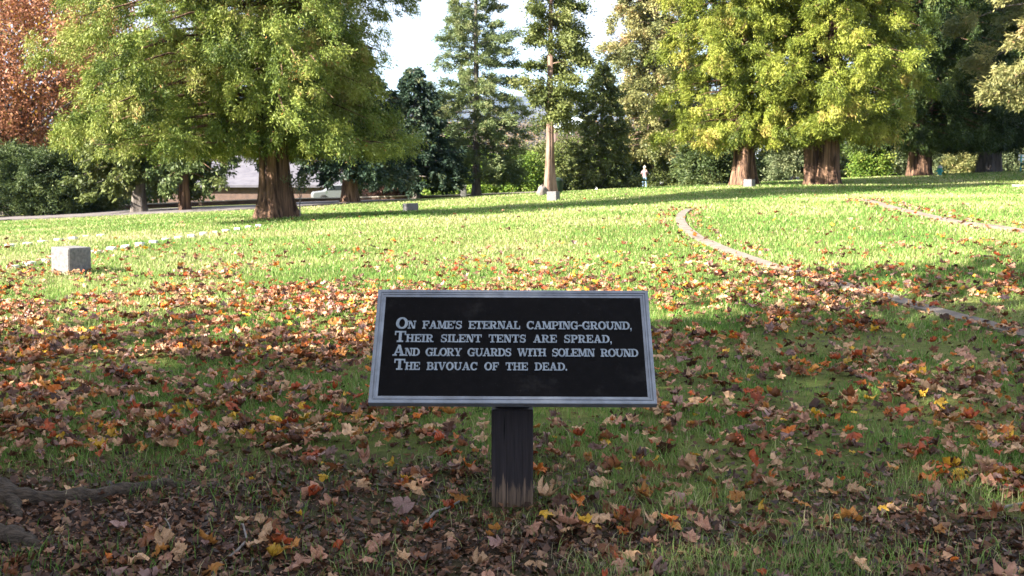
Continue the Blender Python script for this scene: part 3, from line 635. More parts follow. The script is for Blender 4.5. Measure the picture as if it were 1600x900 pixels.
# middle group
p = base(1020, 91)
conifer('juniper_tree', 'tall pale gold juniper behind the person, left of the right-hand cedars', 'tree', p, 23, .35, 'jun', M_pale_bark, 17,
        CEDB(2.6, lerp_prof((0, 3.6), (.1, 4.9), (.25, 4.5), (.4, 3.7), (.55, 4.0), (.8, 2.7), (1, .5)), 210, spacing=.28, hang=.3, spl=.75, lat=.35, gap=.06, zmin=2.6), m=60, ll=.26, lw=.046, spread=.26, jit=.7, thin_above=15)
p = base(858, 45)
conifer('cedar_tree', 'slim cedar with long bare pinkish trunk standing against the sky', 'tree', p, 13, .15, 'olv', M_pale_bark, 18,
        dict(h0=2.7, nb=76, prof=lerp_prof((0, .8), (.15, 1.3), (.45, 1.08), (.7, .92), (1, .25)), rise=cst(.22), droop=cst(.2), spacing=.075, lat=.4, hang=.12, spl=.42, gap=.12, inner=.06, zmin=2.2, asym=(.22, 0)),
        m=84, ll=.13, lw=.026, spread=.28, jit=.85, trunk=dict(flare=.95, flutes=3, amp=.13, n=26, fh=.9, lean=(.004, 0)))
p = base(745, 58)
conifer('pine_tree', 'tall airy pine with layered upturned branches against the sky, left of the slim cedar', 'tree', p, 14.2, .21, 'pine', M_grey_bark, 19,
        dict(h0=.9, nb=125, prof=lerp_prof((0, 2.9), (.2, 2.85), (.45, 2.35), (.62, 1.75), (.8, 1.3), (1, .25)), rise=lerp_prof((0, -.05), (.4, .1), (1, .45)), droop=lerp_prof((0, .2), (.5, .1), (1, 0)), spacing=.085, lat=.28, hang=.06, spl=.42, gap=.06, inner=.06, zmin=.8),
        m=50, ll=.17, lw=.019, spread=.17, jit=.7, thin_above=15, trunk=dict(flare=.4, flutes=5, amp=.03, n=16))
p = base(938, 63)
conifer('spruce_tree', 'pointed olive spruce between the slim cedar and the pale juniper', 'tree', p, 7.4, .16, 'olv', M_grey_bark, 20,
        dict(h0=.35, nb=105, prof=lerp_prof((0, 2.3), (.2, 2.1), (.5, 1.5), (.8, .7), (1, .12)), rise=lerp_prof((0, -.1), (1, .3)), droop=lerp_prof((0, .1), (1, 0)), spacing=.16, lat=.3, hang=.45, spl=.4, zmin=.15), m=36, ll=.19, lw=.04, spread=.16)
p = base(650, 55)
conifer('spruce_tree', 'dark pointed spruce right of the big left cedar', 'tree', p, 6.5, .2, 'spr', M_grey_bark, 21,
        dict(h0=.9, nb=95, prof=lerp_prof((0, 2.5), (.25, 2.3), (.5, 1.5), (.8, .75), (1, .12)), rise=lerp_prof((0, -.05), (1, .35)), droop=lerp_prof((0, .15), (1, 0)), spacing=.15, lat=.3, hang=.4, spl=.42, zmin=.35), m=36, ll=.2, lw=.042, spread=.16)
p = base(548, 47)
conifer('spruce_tree', 'broad dark blue green spruce with a thick short trunk under the left cedar boughs', 'tree', p, 7, .3, 'spr', M_cedar_bark, 22,
        dict(h0=1.3, nb=100, prof=lerp_prof((0, 2.5), (.3, 2.6), (.6, 1.8), (1, .2)), rise=lerp_prof((0, 0), (1, .4)), droop=lerp_prof((0, .22), (1, .1)), spacing=.16, lat=.32, hang=.4, spl=.42, zmin=.55), m=36, ll=.17, lw=.045, spread=.2)
# left group
p = base(15, 52)
broadleaf('beech_tree', 'copper and orange autumn beech at the left edge', 'tree', p, 12, .32, 'org', M_grey_bark, 23, (1.3, 0, 7.6), (5.8, 4.2, 6.0), 1900, 40, .8, .15, .045, limbs=40, shell=.3, zmin=1.6)
p = base(150, 66)
conifer('spruce_tree', 'tall dark spruce showing behind the copper beech at upper left', 'tree', p, 15, .22, 'spr', M_grey_bark, 24,
        dict(h0=.8, nb=100, prof=lerp_prof((0, 2.3), (.4, 2.0), (.8, 1.0), (1, .15)), rise=lerp_prof((0, -.1), (1, .3)), droop=cst(.1), spacing=.22, lat=.3, hang=.4, spl=.5, zmin=.3), m=30, ll=.25, lw=.06, thin_above=16)
p = base(222, 46)
conifer('cedar_tree', 'small cedar with a straight grey trunk beside the road at left', 'tree', p, 7, .29, 'olv', M_grey_bark, 25,
        CEDB(1.3, lerp_prof((0, 2.3), (.3, 2.5), (.7, 1.6), (1, .3)), 110, zmin=.45, spl=.5), m=36, ll=.18, lw=.045, trunk=dict(flare=.2, amp=.04, n=16))
p = base(292, 45.5)
conifer('cedar_tree', 'small dark weeping cedar with a brown trunk between the grey trunk and the massive cedar', 'tree', p, 6.5, .22, 'yew', M_cedar_bark, 26,
        CEDB(1.5, lerp_prof((0, 2.3), (.3, 2.3), (.7, 1.5), (1, .3)), 90, asym=(.3, 0), zmin=.65, spl=.5), m=30, ll=.18, lw=.04, trunk=dict(flare=.25, amp=.05, n=16))
p = hit(469, 339)
broadleaf('sapling', 'thin staked sapling with sparse leaves just right of the massive cedar trunk', 'sapling', p, 1.2, .018, 'shn', M_twig, 27, (0, 0, .95), (.3, .25, .22), 26, 14, .14, .06, .018, limbs=5, shell=.2, part='foliage', stem='stem', trunk=dict(flare=.3, amp=.02, n=8))

# shrubs and trees of the middle ground: u, Y, half width, height, leaf, species words
SHR = [
 ('yew_bush', 'yew', 20, 48.5, 2.1, 2.7, 'yew', 'large dark yew bush beneath the copper beech at the left edge'),
 ('yew_bush', 'yew', 78, 48, 1.7, 2.5, 'yew', 'dark yew bush in the middle of the clump below the copper beech'),
 ('yew_bush', 'yew', 122, 48.5, 1.4, 2.3, 'yew', 'smaller yew bush at the right end of the clump below the copper beech'),
 ('shrub', 'shrub', 166, 49, .75, 1.5, 'olv', 'small olive shrub overhanging the road left of the grey cedar trunk'),
 ('shrub', 'shrub', 590, 62, 1.6, 2.3, 'olv', 'olive shrub behind the broad dark spruce'),
 ('shrub', 'shrub', 612, 57, 1.0, 1.0, 'pnk', 'low brownish shrub right of the broad dark spruce trunk'),
 ('bush', 'bush', 700, 70, 1.8, 3.0, 'grn', 'bright green bush between the dark spruce and the airy pine'),
 ('bush', 'bush', 768, 68, 1.4, 2.2, 'grn', 'bright green bush just right of the airy pine trunk'),
 ('bush', 'bush', 808, 67, 1.6, 2.6, 'grn', 'bright green leafy bush left of the slim cedar trunk'),
 ('bush', 'bush', 842, 76, 1.6, 3.1, 'olv', 'olive bush directly behind the slim cedar trunk'),
 ('bush', 'bush', 888, 70, 1.5, 3.4, 'olv', 'tall olive bush right of the slim cedar trunk'),
 ('yew_bush', 'yew', 985, 92, 1.9, 2.8, 'yew', 'dark yew bush behind the person, on the left'),
 ('yew_bush', 'yew', 1062, 90, 2.6, 4.2, 'olv', 'layered olive yew bush right of the person'),
 ('yew_bush', 'yew', 1105, 53, 1.5, 1.9, 'yew', 'dark spreading yew bush left of the golden cedar trunk'),
 ('shrub', 'shrub', 1196, 66, 1.2, 1.9, 'yew', 'dark shrub right behind the left trunk of the right-hand pair'),
 ('juniper_bush', 'juniper', 1236, 58, 1.0, 2.5, 'shn', 'upright grey green juniper between the two right-hand cedar trunks'),
 ('shrub', 'shrub', 1352, 63, .95, 1.8, 'grn', 'yellow green shrub right of the widest cedar trunk'),
 ('shrub', 'shrub', 1376, 67, 1.3, 1.8, 'shn', 'grey green shrub left of the brown twin trunk'),
 ('juniper_bush', 'juniper', 1470, 74, 1.6, 2.0, 'shn', 'grey green juniper between the hydrant and the forked grey trunk'),
 ('juniper_bush', 'juniper', 1508, 72, 1.3, 1.7, 'jun', 'pale yellowish juniper left of the forked grey trunk'),
 ('juniper_bush', 'juniper', 1580, 76, 1.7, 2.2, 'shn', 'grey green juniper behind the white bench'),
 ('shrub', 'shrub', 1588, 84, 1.5, 3.6, 'pnk', 'pinkish autumn shrub above the white bench'),
 ('shrub', 'shrub', 1425, 80, 1.6, 2.3, 'yew', 'dark shrub behind the brown twin trunk'),
 ('bush', 'bush', 1545, 84, 1.9, 3.0, 'yew', 'dark bush behind the forked grey trunk'),
]
for i, (nm, ct, u, Y, hw_, hh, lf, lab) in enumerate(SHR):
    q = base(u, Y); nc = int(150 + 120 * hw_)
    if 'bush' in nm and nm != 'bush':
        conifer(nm, lab, ct, q, hh * 1.05, .08, lf, M_grey_bark, 100 + i, dict(h0=.12, nb=int(60 + 26 * hw_), prof=lerp_prof((0, hw_ * 1.05), (.35, hw_ * 1.0), (.7, hw_ * .66), (1, .3)), rise=lerp_prof((0, .12), (.6, .5), (1, 1.0)), droop=lerp_prof((0, .1), (1, .1)), spacing=.17 * Y / 55, lat=.35, hang=.12, spl=.5, zmin=.1, gap=.08, clus=2),
                m=42, ll=.15 * Y / 55, lw=.024 * Y / 55, spread=.2, jit=.6, trunk=dict(flare=.2, n=8))
        continue
    broadleaf(nm, lab, ct, q, hh, .07, lf, M_grey_bark, 100 + i, (0, 0, hh * .5), (hw_, hw_ * .9, hh * .55), int(nc * .8), 62, .5, .125 * Y / 60, .034 * Y / 60, limbs=8, shell=.35, tvar=.22, part='foliage', stem='stem')
# trees standing in the dip beyond the lawn
BACK = [(600, 95, 3.4, 7.5, 'olv'), (668, 120, 4.0, 9.0, 'olv'), (715, 100, 2.8, 6.4, 'grn'), (775, 112, 3.4, 7.6, 'olv'), (815, 128, 3.6, 9.2, 'jun'), (868, 118, 3.4, 8.8, 'shn'), (905, 132, 3.6, 10.5, 'olv'), (960, 108, 3.6, 8.0, 'grn'),
        (1100, 92, 3.5, 7.0, 'yew'), (1350, 98, 3.6, 6.5, 'olv'), (1460, 105, 4.5, 8, 'yew'), (1600, 108, 5, 8.5, 'yew'), (60, 82, 4.0, 7.0, 'yew'), (205, 78, 3.0, 6.5, 'yew'), (-60, 70, 4.0, 7.0, 'yew'), (1720, 98, 5, 8, 'olv'), (1230, 104, 3.4, 6.5, 'shn')]
lab_b = ['olive tree in the dip behind the broad dark spruce', 'tall olive tree in the dip left of the airy pine', 'bright green tree in the dip just left of the airy pine', 'olive tree in the dip just right of the airy pine', 'straw coloured tree in the dip left of the slim cedar',
         'grey green tree in the dip behind the slim cedar', 'tall olive tree in the dip left of the pointed olive spruce', 'bright green tree in the dip right of the pointed olive spruce', 'dark tree in the gap left of the golden cedar trunk', 'olive tree seen right of the widest cedar trunk',
         'dark tree behind the brown twin trunk', 'dark tree at the right edge behind the bench', 'dark tree behind the yew clump at the left', 'dark tree behind the small grey-trunked cedar', 'dark tree at the far left edge beyond the road', 'olive tree beyond the right edge of the lawn', 'grey green tree between the right-hand pair of trunks, far back']
for i, (u, Y, hw_, hh, lf) in enumerate(BACK):
    q = base(u, Y)
    broadleaf('tree', lab_b[i], 'tree', q, hh, .2, lf, M_grey_bark, 200 + i, (0, 0, hh * .56), (hw_, hw_ * .9, hh * .46), int(170 + 40 * hw_), 26, .8, .34 * Y / 100, .12 * Y / 100, limbs=8, shell=.45, group='trees in the dip beyond the lawn')

# shade trees outside the left of the picture: their shadows fall across the foreground
q = Vector((-3.75, 5.6, g1(-3.75, 5.6)))
maple = broadleaf('maple_tree', 'big maple just beyond the left edge whose surface roots run into the foreground leaves', 'tree', q, 14, .42, 'map', M_root, 300, (0, 0, 8.4), (4.0, 3.8, 3.2), 120, 26, .9, .26, .11, limbs=22, shell=.35, zmin=5.6, trunk=dict(flare=.7, amp=.08, n=24, fh=.6))
for k, (x, y, H_, rx, nc, sd_) in enumerate([(-12.5, -1.6, 13, 5.6, 340, 301), (-17.5, -4.6, 14, 5.5, 360, 302), (-8.5, -6.2, 12, 4.6, 420, 303)]):
    q = Vector((x, y, g1(x, y)))
    broadleaf('maple_tree', ['broad maple shading the lawn, outside the left of the picture', 'maple standing farthest left, outside the picture', 'maple standing behind the viewer on the left'][k], 'tree', q, H_, .4, 'map', M_root, sd_, (0, 0, H_ * .62), (rx, rx, H_ * .36), nc, 24, 1.05, .3, .13, limbs=18, shell=.3, zmin=3.6, trunk=dict(flare=.6, amp=.08, n=20))
# surface roots of the near maple
def root_part(pxs, rads, name='root'):
    pts = [hit(u, v) for u, v in pxs]; sm = []
    for i in range(len(pts) - 1):
        for k in range(5): sm.append((pts[i].lerp(pts[i + 1], k / 5), rads[i] + (rads[i + 1] - rads[i]) * k / 5))
    sm.append((pts[-1], rads[-1])); mb = MB()
    mb.tube([Vector((a.x, a.y + .01 * math.sin(i * 1.7), g1(a.x, a.y) + r_ * .35 + .006 * math.sin(i * 1.1))) - Vector(maple.location) for i, (a, r_) in enumerate(sm)], [r_ * (1 + .12 * math.sin(i * 2.1)) for i, (_, r_) in enumerate(sm)], 10)
    mb.build(name, M_root, maple, smooth=True)
root_part([(-260, 760), (-120, 775), (0, 785), (70, 784), (140, 779), (200, 769), (255, 760), (300, 757)], [.14, .1, .05, .038, .034, .033, .026, .01])
root_part([(-220, 830), (-90, 836), (0, 842), (40, 850), (62, 858)], [.11, .08, .05, .04, .012])
root_part([(-160, 790), (-60, 782), (5, 772), (22, 790), (30, 812)], [.1, .08, .06, .035, .012])

# ------------------------------------------------------------------ fallen leaves
half = [(0, 0), (.13, -.03), (.38, -.07), (.33, .1), (.27, .17), (.47, .24), (.61, .5), (.44, .465), (.37, .53), (.2, .45), (.29, .69), (.14, .72), (0, 1.02)]
OUTL = np.array(half + [(-x, y) for x, y in half[-2:0:-1]]); OUTL[:, 1] -= .35; NO = len(OUTL)
LEAFC = [('pale tan', (.54, .345, .205), 23), ('pinkish beige', (.48, .26, .18), 16), ('brown', (.23, .09, .037), 20), ('dark brown', (.09, .042, .027), 15), ('orange', (.56, .17, .03), 5.5), ('rust red', (.4, .085, .028), 7), ('yellow', (.64, .39, .04), 4), ('golden brown', (.44, .2, .05), 9), ('dull mauve', (.29, .18, .165), 7)]
PRB = np.array([c[2] for c in LEAFC], float); PRB /= PRB.sum(); LCOL = np.array([c[1] for c in LEAFC])
def leaf_verts(rg, n, inner):
    """n crumpled maple leaves of unit size: (n, k, 3) and the shared faces"""
    b2 = np.vstack([OUTL, OUTL * .52, [[0, 0]]]) if inner else np.vstack([OUTL, [[0, 0]]]); k = len(b2)
    x = np.broadcast_to(b2[:, 0], (n, k)) * rg.uniform(.82, 1.15, (n, 1)); y = np.broadcast_to(b2[:, 1], (n, k)) * rg.uniform(.85, 1.15, (n, 1))
    rd_ = np.hypot(x, y) + 1e-6; tgt = np.where(np.arange(k) < NO, .46, .24)[None]; al = rg.uniform(0, .62, (n, 1)) * (np.arange(k) < k - 1); fac = 1 + al * (tgt / rd_ - 1); fac = np.clip(fac, .3, 3)
    torn = (rg.random((n, k)) < .07) & (np.arange(k) < NO)[None]; fac = np.where(torn, fac * .55, fac); x = x * fac; y = y * fac
    x = x + rg.normal(0, .025, (n, k)); y = y + rg.normal(0, .025, (n, k)); z = rg.normal(0, .075, (n, k))
    z = z + np.abs(x) * rg.uniform(-.25, .55, (n, 1))
    kx = np.where(rg.random((n, 1)) < .6, rg.uniform(2.0, 5.6, (n, 1)), rg.uniform(.5, 1.8, (n, 1))) * rg.choice([-1, 1], (n, 1)); a = rg.uniform(0, np.pi, (n, 1))
    u_ = x * np.cos(a) + y * np.sin(a); w_ = -x * np.sin(a) + y * np.cos(a)
    z = z + (1 - np.cos(kx * u_)) / kx; u_ = np.sin(kx * u_) / kx
    x, y = u_ * np.cos(a) - w_ * np.sin(a), u_ * np.sin(a) + w_ * np.cos(a)
    z = z + rg.uniform(-.3, .6, (n, 1)) * y * y
    V = np.stack([x, y, z], 2); i = np.arange(NO); j = (i + 1) % NO
    if inner: F = [np.stack([i, j, j + NO, i + NO], 1), np.stack([i + NO, j + NO, np.full(NO, 2 * NO)], 1)]
    else: F = [np.stack([i, j, np.full(NO, NO)], 1)]
    return V, F
def rots(rg, n, tilt):
    nrm = unit(np.stack([rg.normal(0, tilt, n), rg.normal(0, tilt, n), np.ones(n)], 1)); a = unit(np.cross(nrm, rg.normal(0, 1, (n, 3)))); return np.stack([a, np.cross(nrm, a), nrm], 2)
ARC = np.array([(c.x, c.y) for c in CA] + [(c.x, c.y) for c in CB])
def leaf_density(x, y):
    n = fbm(x * .8, y * .8, 21); n2 = fbm(x * 2.6, y * 2.6, 25)
    d = np.interp(y, [3, 4.2, 5.0, 6.0, 9, 11.5, 13.5, 16, 20, 26, 40], [80, 105, 190, 370, 430, 320, 110, 28, 6, 1.5, .3])
    d = d * np.clip((n - .25) * 2.3, .12, 1.6) * np.clip((n2 - .2) * 2.0, .25, 1.5)
    d = d * np.where((x > 1.2) & (y > 8.5), .7, 1.0)
    dm = np.full(len(x), 9.0)
    for i in range(0, len(x), 20000):
        dm[i:i + 20000] = np.sqrt(((np.stack([x[i:i + 20000], y[i:i + 20000]], 1)[:, None] - ARC[None]) ** 2).sum(-1)).min(1)
    d = d * np.where(dm < .15, np.where(y < 14, 1.25, .3), 1.0)
    return d + 30 * np.exp(-((dm - .32) / .16) ** 2) * (y < 30)
rg = np.random.default_rng(31)
n = 240000; Yc = np.exp(rg.uniform(math.log(3.5), math.log(42), n)); Xc = rg.uniform(-.62, .62, n) * Yc
area_den = n / math.log(42 / 3.5) / (1.24 * Yc ** 2)              # candidates per square metre
ok = rg.random(n) < leaf_density(Xc, Yc) / area_den * 1.0
n2_ = 120000; Y2 = np.exp(rg.uniform(math.log(2.2), math.log(30), n2_)); X2 = (.62 * Y2 + rg.uniform(0, 5, n2_)) * rg.choice([-1, 1], n2_)
ok2 = rg.random(n2_) < .7 * leaf_density(X2, Y2) / (n2_ / math.log(30 / 2.2) / (10 * Y2))
Xc = np.concatenate([Xc, X2]); Yc = np.concatenate([Yc, Y2]); ok = np.concatenate([ok, ok2])
ok &= ~((np.abs(Xc) < .15) & (Yc > 4.66) & (Yc < 5.1))
LX, LY = Xc[ok], Yc[ok]; LZ = gz(LX, LY); nl = len(LX)
o_ = np.argsort(LY); LX, LY, LZ = LX[o_], LY[o_], LZ[o_]
size = .036 + .068 * rg.random(nl) ** 1.3 * np.where(LY < 6.0, 1.12, 1.0); lift = rg.uniform(.008, .03, nl) + .02 * (LY > 5.5) + rg.random(nl) * .02
ci = rg.choice(len(LEAFC), nl, p=PRB); Rm = rots(rg, nl, .45)
inview = np.where((np.abs(LX) < .47 * LY + .05) & (LY > 4.02))[0][:300]
M_leaf_one = fallen_mat('dry_maple_leaf', True); M_leaf_all = fallen_mat('leaf_litter_mix', False)
NV = 40; Vv, Fv = leaf_verts(np.random.default_rng(5), NV, True); protos = []
for k in range(NV):
    me = np_mesh('maple_leaf', Vv[k], Fv); me.materials.append(M_leaf_one); me.shade_smooth(); protos.append((me, Vv[k][:, 2].max() - Vv[k][:, 2].min()))
for q_, k in enumerate(inview):
    me, th_ = protos[q_ % NV]; o = bpy.data.objects.new('maple_leaf', me); COL.objects.link(o)
    o.matrix_world = Matrix.LocRotScale(Vector((LX[k], LY[k], LZ[k] + lift[k])), Matrix(Rm[k].tolist()).to_quaternion(), Vector((size[k],) * 3))
    c = LCOL[ci[k]] * rg.uniform(.75, 1.25); o.color = (*c, 1)
    sz = 'small' if size[k] < .062 else ('large' if size[k] > .092 else 'mid-sized'); cu = 'flat' if th_ < .38 else ('curled' if th_ < .62 else 'tightly crumpled')
    x, y = LX[k], LY[k]
    zone = ('beside the surface root at lower left' if x < -1.25 and y > 4.75 else 'on dark mulch at lower left' if x < -.75 else 'in grass left of the sign post' if x < -.2 and y > 4.75 else
            'on mulch before the sign post, left side' if x < -.05 and y <= 4.75 else 'at the foot of the sign post' if abs(x) < .25 and y > 4.5 else 'on mulch before the sign post, right side' if x < .6 and y <= 4.75 else
            'in grass right of the sign post' if x < .8 else 'in grass at the lower right corner' if y < 4.6 else 'well to the right of the post')
    tag(o, f'{sz} {cu} {LEAFC[ci[k]][0]} maple leaf {zone}', 'leaf', 'fallen maple leaves in the foreground')
rest = np.setdiff1d(np.arange(nl), inview); nr = len(rest)
Vl, Fl = leaf_verts(rg, nr, True); kk = Vl.shape[1]
Vl = np.einsum('nij,nkj->nki', Rm[rest], Vl) * size[rest][:, None, None] + np.stack([LX, LY, LZ + lift], 1)[rest][:, None]
Vl[:, :, 2] = np.maximum(Vl[:, :, 2], LZ[rest][:, None] + .002)
Ff = [(f[None] + (np.arange(nr) * kk)[:, None, None]).reshape(-1, f.shape[1]) for f in Fl]
cc = LCOL[ci[rest]] * rg.uniform(.7, 1.25, (nr, 1))
me = np_mesh('leaf_litter', Vl.reshape(-1, 3), Ff, {'col': np.repeat(cc, kk, 0)})
tag(link('leaf_litter', me, M_leaf_all), 'dense scatter of fallen maple leaves across the shaded lawn', 'leaves', kind='stuff')
# broken leaf crumbs making up the mulch
n = 170000; Yc = np.exp(rg.uniform(math.log(3.0), math.log(10), n)); Xc = rg.uniform(-.85, .85, n) * Yc
ok = rg.random(n) < .2 + .65 * soil_amount(Xc, Yc); Xc, Yc = Xc[ok], Yc[ok]; n = len(Xc); Zc = gz(Xc, Yc)
Rr = rots(rg, n, .6); sz = .007 + .03 * rg.random(n) ** 2.4; bq = np.array([(-.5, -.4, 0), (.55, -.3, .1), (.4, .5, -.05), (-.35, .45, .15)])
Vq = (bq[None] + rg.normal(0, .16, (n, 4, 3))) * sz[:, None, None]; Vq = np.einsum('nij,nkj->nki', Rr, Vq) + np.stack([Xc, Yc, Zc + rg.uniform(.002, .016, n)], 1)[:, None]
cr_ = np.array([(.085, .04, .024), (.15, .07, .038), (.24, .13, .075), (.04, .022, .015), (.33, .2, .13)])[rg.choice(5, n, p=[.32, .28, .14, .18, .08])] * rg.uniform(.7, 1.2, (n, 1))
me = np_mesh('leaf_mulch', Vq.reshape(-1, 3), [np.arange(n * 4).reshape(n, 4)], {'col': np.repeat(cr_, 4, 0)})
tag(link('leaf_mulch', me, M_leaf_all), 'brown crumbled leaf mulch on the bare soil in the foreground', 'mulch', kind='stuff')
# twigs
for px, rad, lab in ([[(664, 822), (680, 808), (700, 797), (718, 791)], .007, 'grey bent twig lying on the mulch left of the sign post'], [[(352, 880), (372, 868), (386, 848), (380, 828), (376, 823)], .006, 'thin pale curved twig standing in the mulch at the lower left'],
                     [[(1540, 806), (1570, 800), (1600, 790), (1640, 782)], .008, 'straight brown twig in the grass at the right edge'], [[(262, 842), (266, 832), (263, 822), (258, 818)], .004, 'tiny pale twig left of the curved one in the mulch']):
    mb = MB(); pts = [hit(u, v) + Vector((0, 0, .012 + (.012 if k % 2 else 0))) for k, (u, v) in enumerate(px)]
    mb.tube(pts, [rad * (1 - .5 * k / len(pts)) for k in range(len(pts))], 7); tag(mb.build('twig', M_twig, smooth=True), lab, 'twig')

# ------------------------------------------------------------------ grass
GRS = [(0, (.04, .085, .014)), (.3, (.075, .195, .025)), (.6, (.2, .295, .07)), (.85, (.36, .37, .16)), (1, (.46, .4, .24))]
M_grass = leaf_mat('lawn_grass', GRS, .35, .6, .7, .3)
rg = np.random.default_rng(41)
n = 560000; Yc = np.exp(rg.uniform(math.log(3.6), math.log(72), n)); Xc = rg.uniform(-.6, .6, n) * Yc
n2_ = 300000; Y2 = np.exp(rg.uniform(math.log(2.4), math.log(45), n2_)); X2 = (.6 * Y2 + rg.uniform(0, 5.5, n2_)) * rg.choice([-1, 1], n2_)
Xc = np.concatenate([Xc, X2]); Yc = np.concatenate([Yc, Y2]); n = len(Xc)
den = np.clip((fbm(Xc * 1.7, Yc * 1.7, 51) - .33) * 2.8, 0.06, 1) * (1 - .84 * soil_amount(Xc, Yc)) * (.5 + .3 * sstep(4.6, 6, Yc) + .3 * sstep(6, 11, Yc))
den = np.maximum(den, sstep(8.5, 12, Yc) * .9)
pathd = np.sqrt(((np.stack([Xc, Yc], 1)[:, None] - np.array([(c.x, c.y) for c in CA])[None]) ** 2).sum(-1)).min(1) if False else None
ok = rg.random(n) < den
Xc, Yc = Xc[ok], Yc[ok]
def near_line(C, w):
    C = np.array([(c.x, c.y) for c in C]); res = np.zeros(len(Xc), bool)
    lo, hi_ = C.min(0) - w, C.max(0) + w; cand = np.where((Xc > lo[0]) & (Xc < hi_[0]) & (Yc > lo[1]) & (Yc < hi_[1]))[0]
    for i in range(0, len(cand), 20000):
        q = np.stack([Xc[cand[i:i + 20000]], Yc[cand[i:i + 20000]]], 1); a = C[:-1]; d = C[1:] - a
        t_ = np.clip(((q[:, None] - a) * d).sum(-1) / (d * d).sum(-1), 0, 1); e_ = q[:, None] - a - t_[..., None] * d
        res[cand[i:i + 20000]] = (e_ ** 2).sum(-1).min(1) < w * w
    return res
bad = near_line(CA, .1) | near_line(CB, .13) | near_line(ROADC, 2.8) | ((np.abs(Xc) < .11) & (Yc > 4.76) & (Yc < 5.08))
# nothing grows beyond the road's far verge on the left
RC_ = np.array([(c.x, c.y) for c in ROADC]); yr = np.interp(Xc, RC_[:, 0], RC_[:, 1]); bad |= (Xc < RC_[-1, 0]) & (Yc > yr + 1.5)
Xc, Yc = Xc[~bad], Yc[~bad]; n = len(Xc); Zc = gz(Xc, Yc)
h = rg.uniform(.03, .075, n) * (.75 + .6 * fbm(Xc * 2.3, Yc * 2.3, 61)); h *= np.where(Yc < 6.5, 1.1, .92); w = np.maximum(.0028, .00062 * Yc) * rg.uniform(.7, 1.4, n)
az = rg.uniform(0, 2 * np.pi, n); ln = rg.uniform(.15, .95, n) * h; la = rg.uniform(0, 2 * np.pi, n)
s = np.stack([np.cos(az), np.sin(az), np.zeros(n)], 1) * w[:, None] * .5; ld = np.stack([np.cos(la), np.sin(la), np.zeros(n)], 1)
b0 = np.stack([Xc, Yc, Zc - .004], 1); mid = b0 + ld * (ln * .3)[:, None] + np.array([0, 0, 1]) * (h * .6)[:, None]; tip = b0 + ld * ln[:, None] + np.array([0, 0, 1]) * h[:, None]
V = np.stack([b0 - s, b0 + s, mid + s * .8, mid - s * .8, tip], 1).reshape(-1, 3); I = np.arange(n) * 5
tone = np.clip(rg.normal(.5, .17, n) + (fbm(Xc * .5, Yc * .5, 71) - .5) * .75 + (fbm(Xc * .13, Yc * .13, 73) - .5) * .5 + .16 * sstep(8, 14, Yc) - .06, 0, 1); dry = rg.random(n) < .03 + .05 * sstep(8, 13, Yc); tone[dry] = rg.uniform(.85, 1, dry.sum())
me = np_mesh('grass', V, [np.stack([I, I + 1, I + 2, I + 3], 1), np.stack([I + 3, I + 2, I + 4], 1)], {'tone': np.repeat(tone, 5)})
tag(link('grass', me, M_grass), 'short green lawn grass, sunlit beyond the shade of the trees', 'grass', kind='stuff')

# ------------------------------------------------------------------ small things of the middle distance
def paint(name, c, rough=.5, metal=0): return noise_mat(name, tuple(x * .88 for x in c), tuple(min(1, x * 1.08) for x in c), 6, rough, .03, metal=metal)
# low wall along the far side of the road
wl = [hit(u, v) + Vector((0, 1.4, 0)) for u, v in ((140, 330), (260, 324), (400, 319), (520, 315), (560, 313))] + [base(630, 55), base(700, 60), base(770, 63), base(842, 64)]
WC = ribbon(wl, 0, 0, 6); wroot = empty('boundary_wall', WC[0], 'low dark boundary wall with a pale coping behind the road', 'wall')
def ribbon_solid(C, w, z0, z1, off):
    mb = MB(); vs = []; nn = len(C)
    for i, c in enumerate(C):
        d = (C[min(i + 1, nn - 1)] - C[max(i - 1, 0)]).normalized(); s_ = Vector((-d.y, d.x, 0)) * w / 2; g = g1(c.x, c.y)
        for q, dz in ((c - s_, z0), (c - s_, z1), (c + s_, z1), (c + s_, z0)): vs.append((q.x - off.x, q.y - off.y, g + dz - off.z))
    f = []
    for i in range(nn - 1):
        for k in range(4): f.append((i * 4 + k, i * 4 + (k + 1) % 4, i * 4 + 4 + (k + 1) % 4, i * 4 + 4 + k))
    f += [(0, 3, 2, 1), tuple((nn - 1) * 4 + k for k in range(4))]
    return mb.add(vs, f)
off = Vector(wroot.location)
ribbon_solid(WC, .22, -.3, .2, off).build('wall', noise_mat('dark_wall_stone', (.05, .032, .025), (.12, .075, .055), 3, .9, .4), wroot)
ribbon_solid(WC, .28, .203, .25, off).build('coping', noise_mat('pale_coping', (.3, .27, .23), (.46, .42, .36), 4, .85, .2), wroot)

# stone gate pier, boulder, bin, hydrant, bench
q = base(725, 60.5); mb = MB(); mb.box(-.15, .15, -.15, .15, -.2, .66, bev=.015); r_ = empty('stone_post', q, 'short white square stone post left of the airy pine trunk', 'post'); mb.build('shaft', M_marble, r_)
mb = MB(); mb.box(-.19, .19, -.19, .19, .662, .75, bev=.03); mb.build('cap', M_marble, r_)
q = hit(848, 305.5); q.y += .5; q.z = g1(q.x, q.y); rgb = np.random.default_rng(3); V = []; F = []; nn, mm_ = 14, 8
for i in range(mm_ + 1):
    for k in range(nn):
        a, e_ = 2 * math.pi * k / nn, math.pi * i / mm_
        r2_ = 1 + .16 * math.sin(3 * a + 1) * math.sin(e_) + .12 * math.sin(5 * e_ + 2 * a) + rgb.normal(0, .04)
        V.append((.24 * r2_ * math.cos(a) * math.sin(e_), .28 * r2_ * math.sin(a) * math.sin(e_), .27 * r2_ * math.cos(e_) + .1))
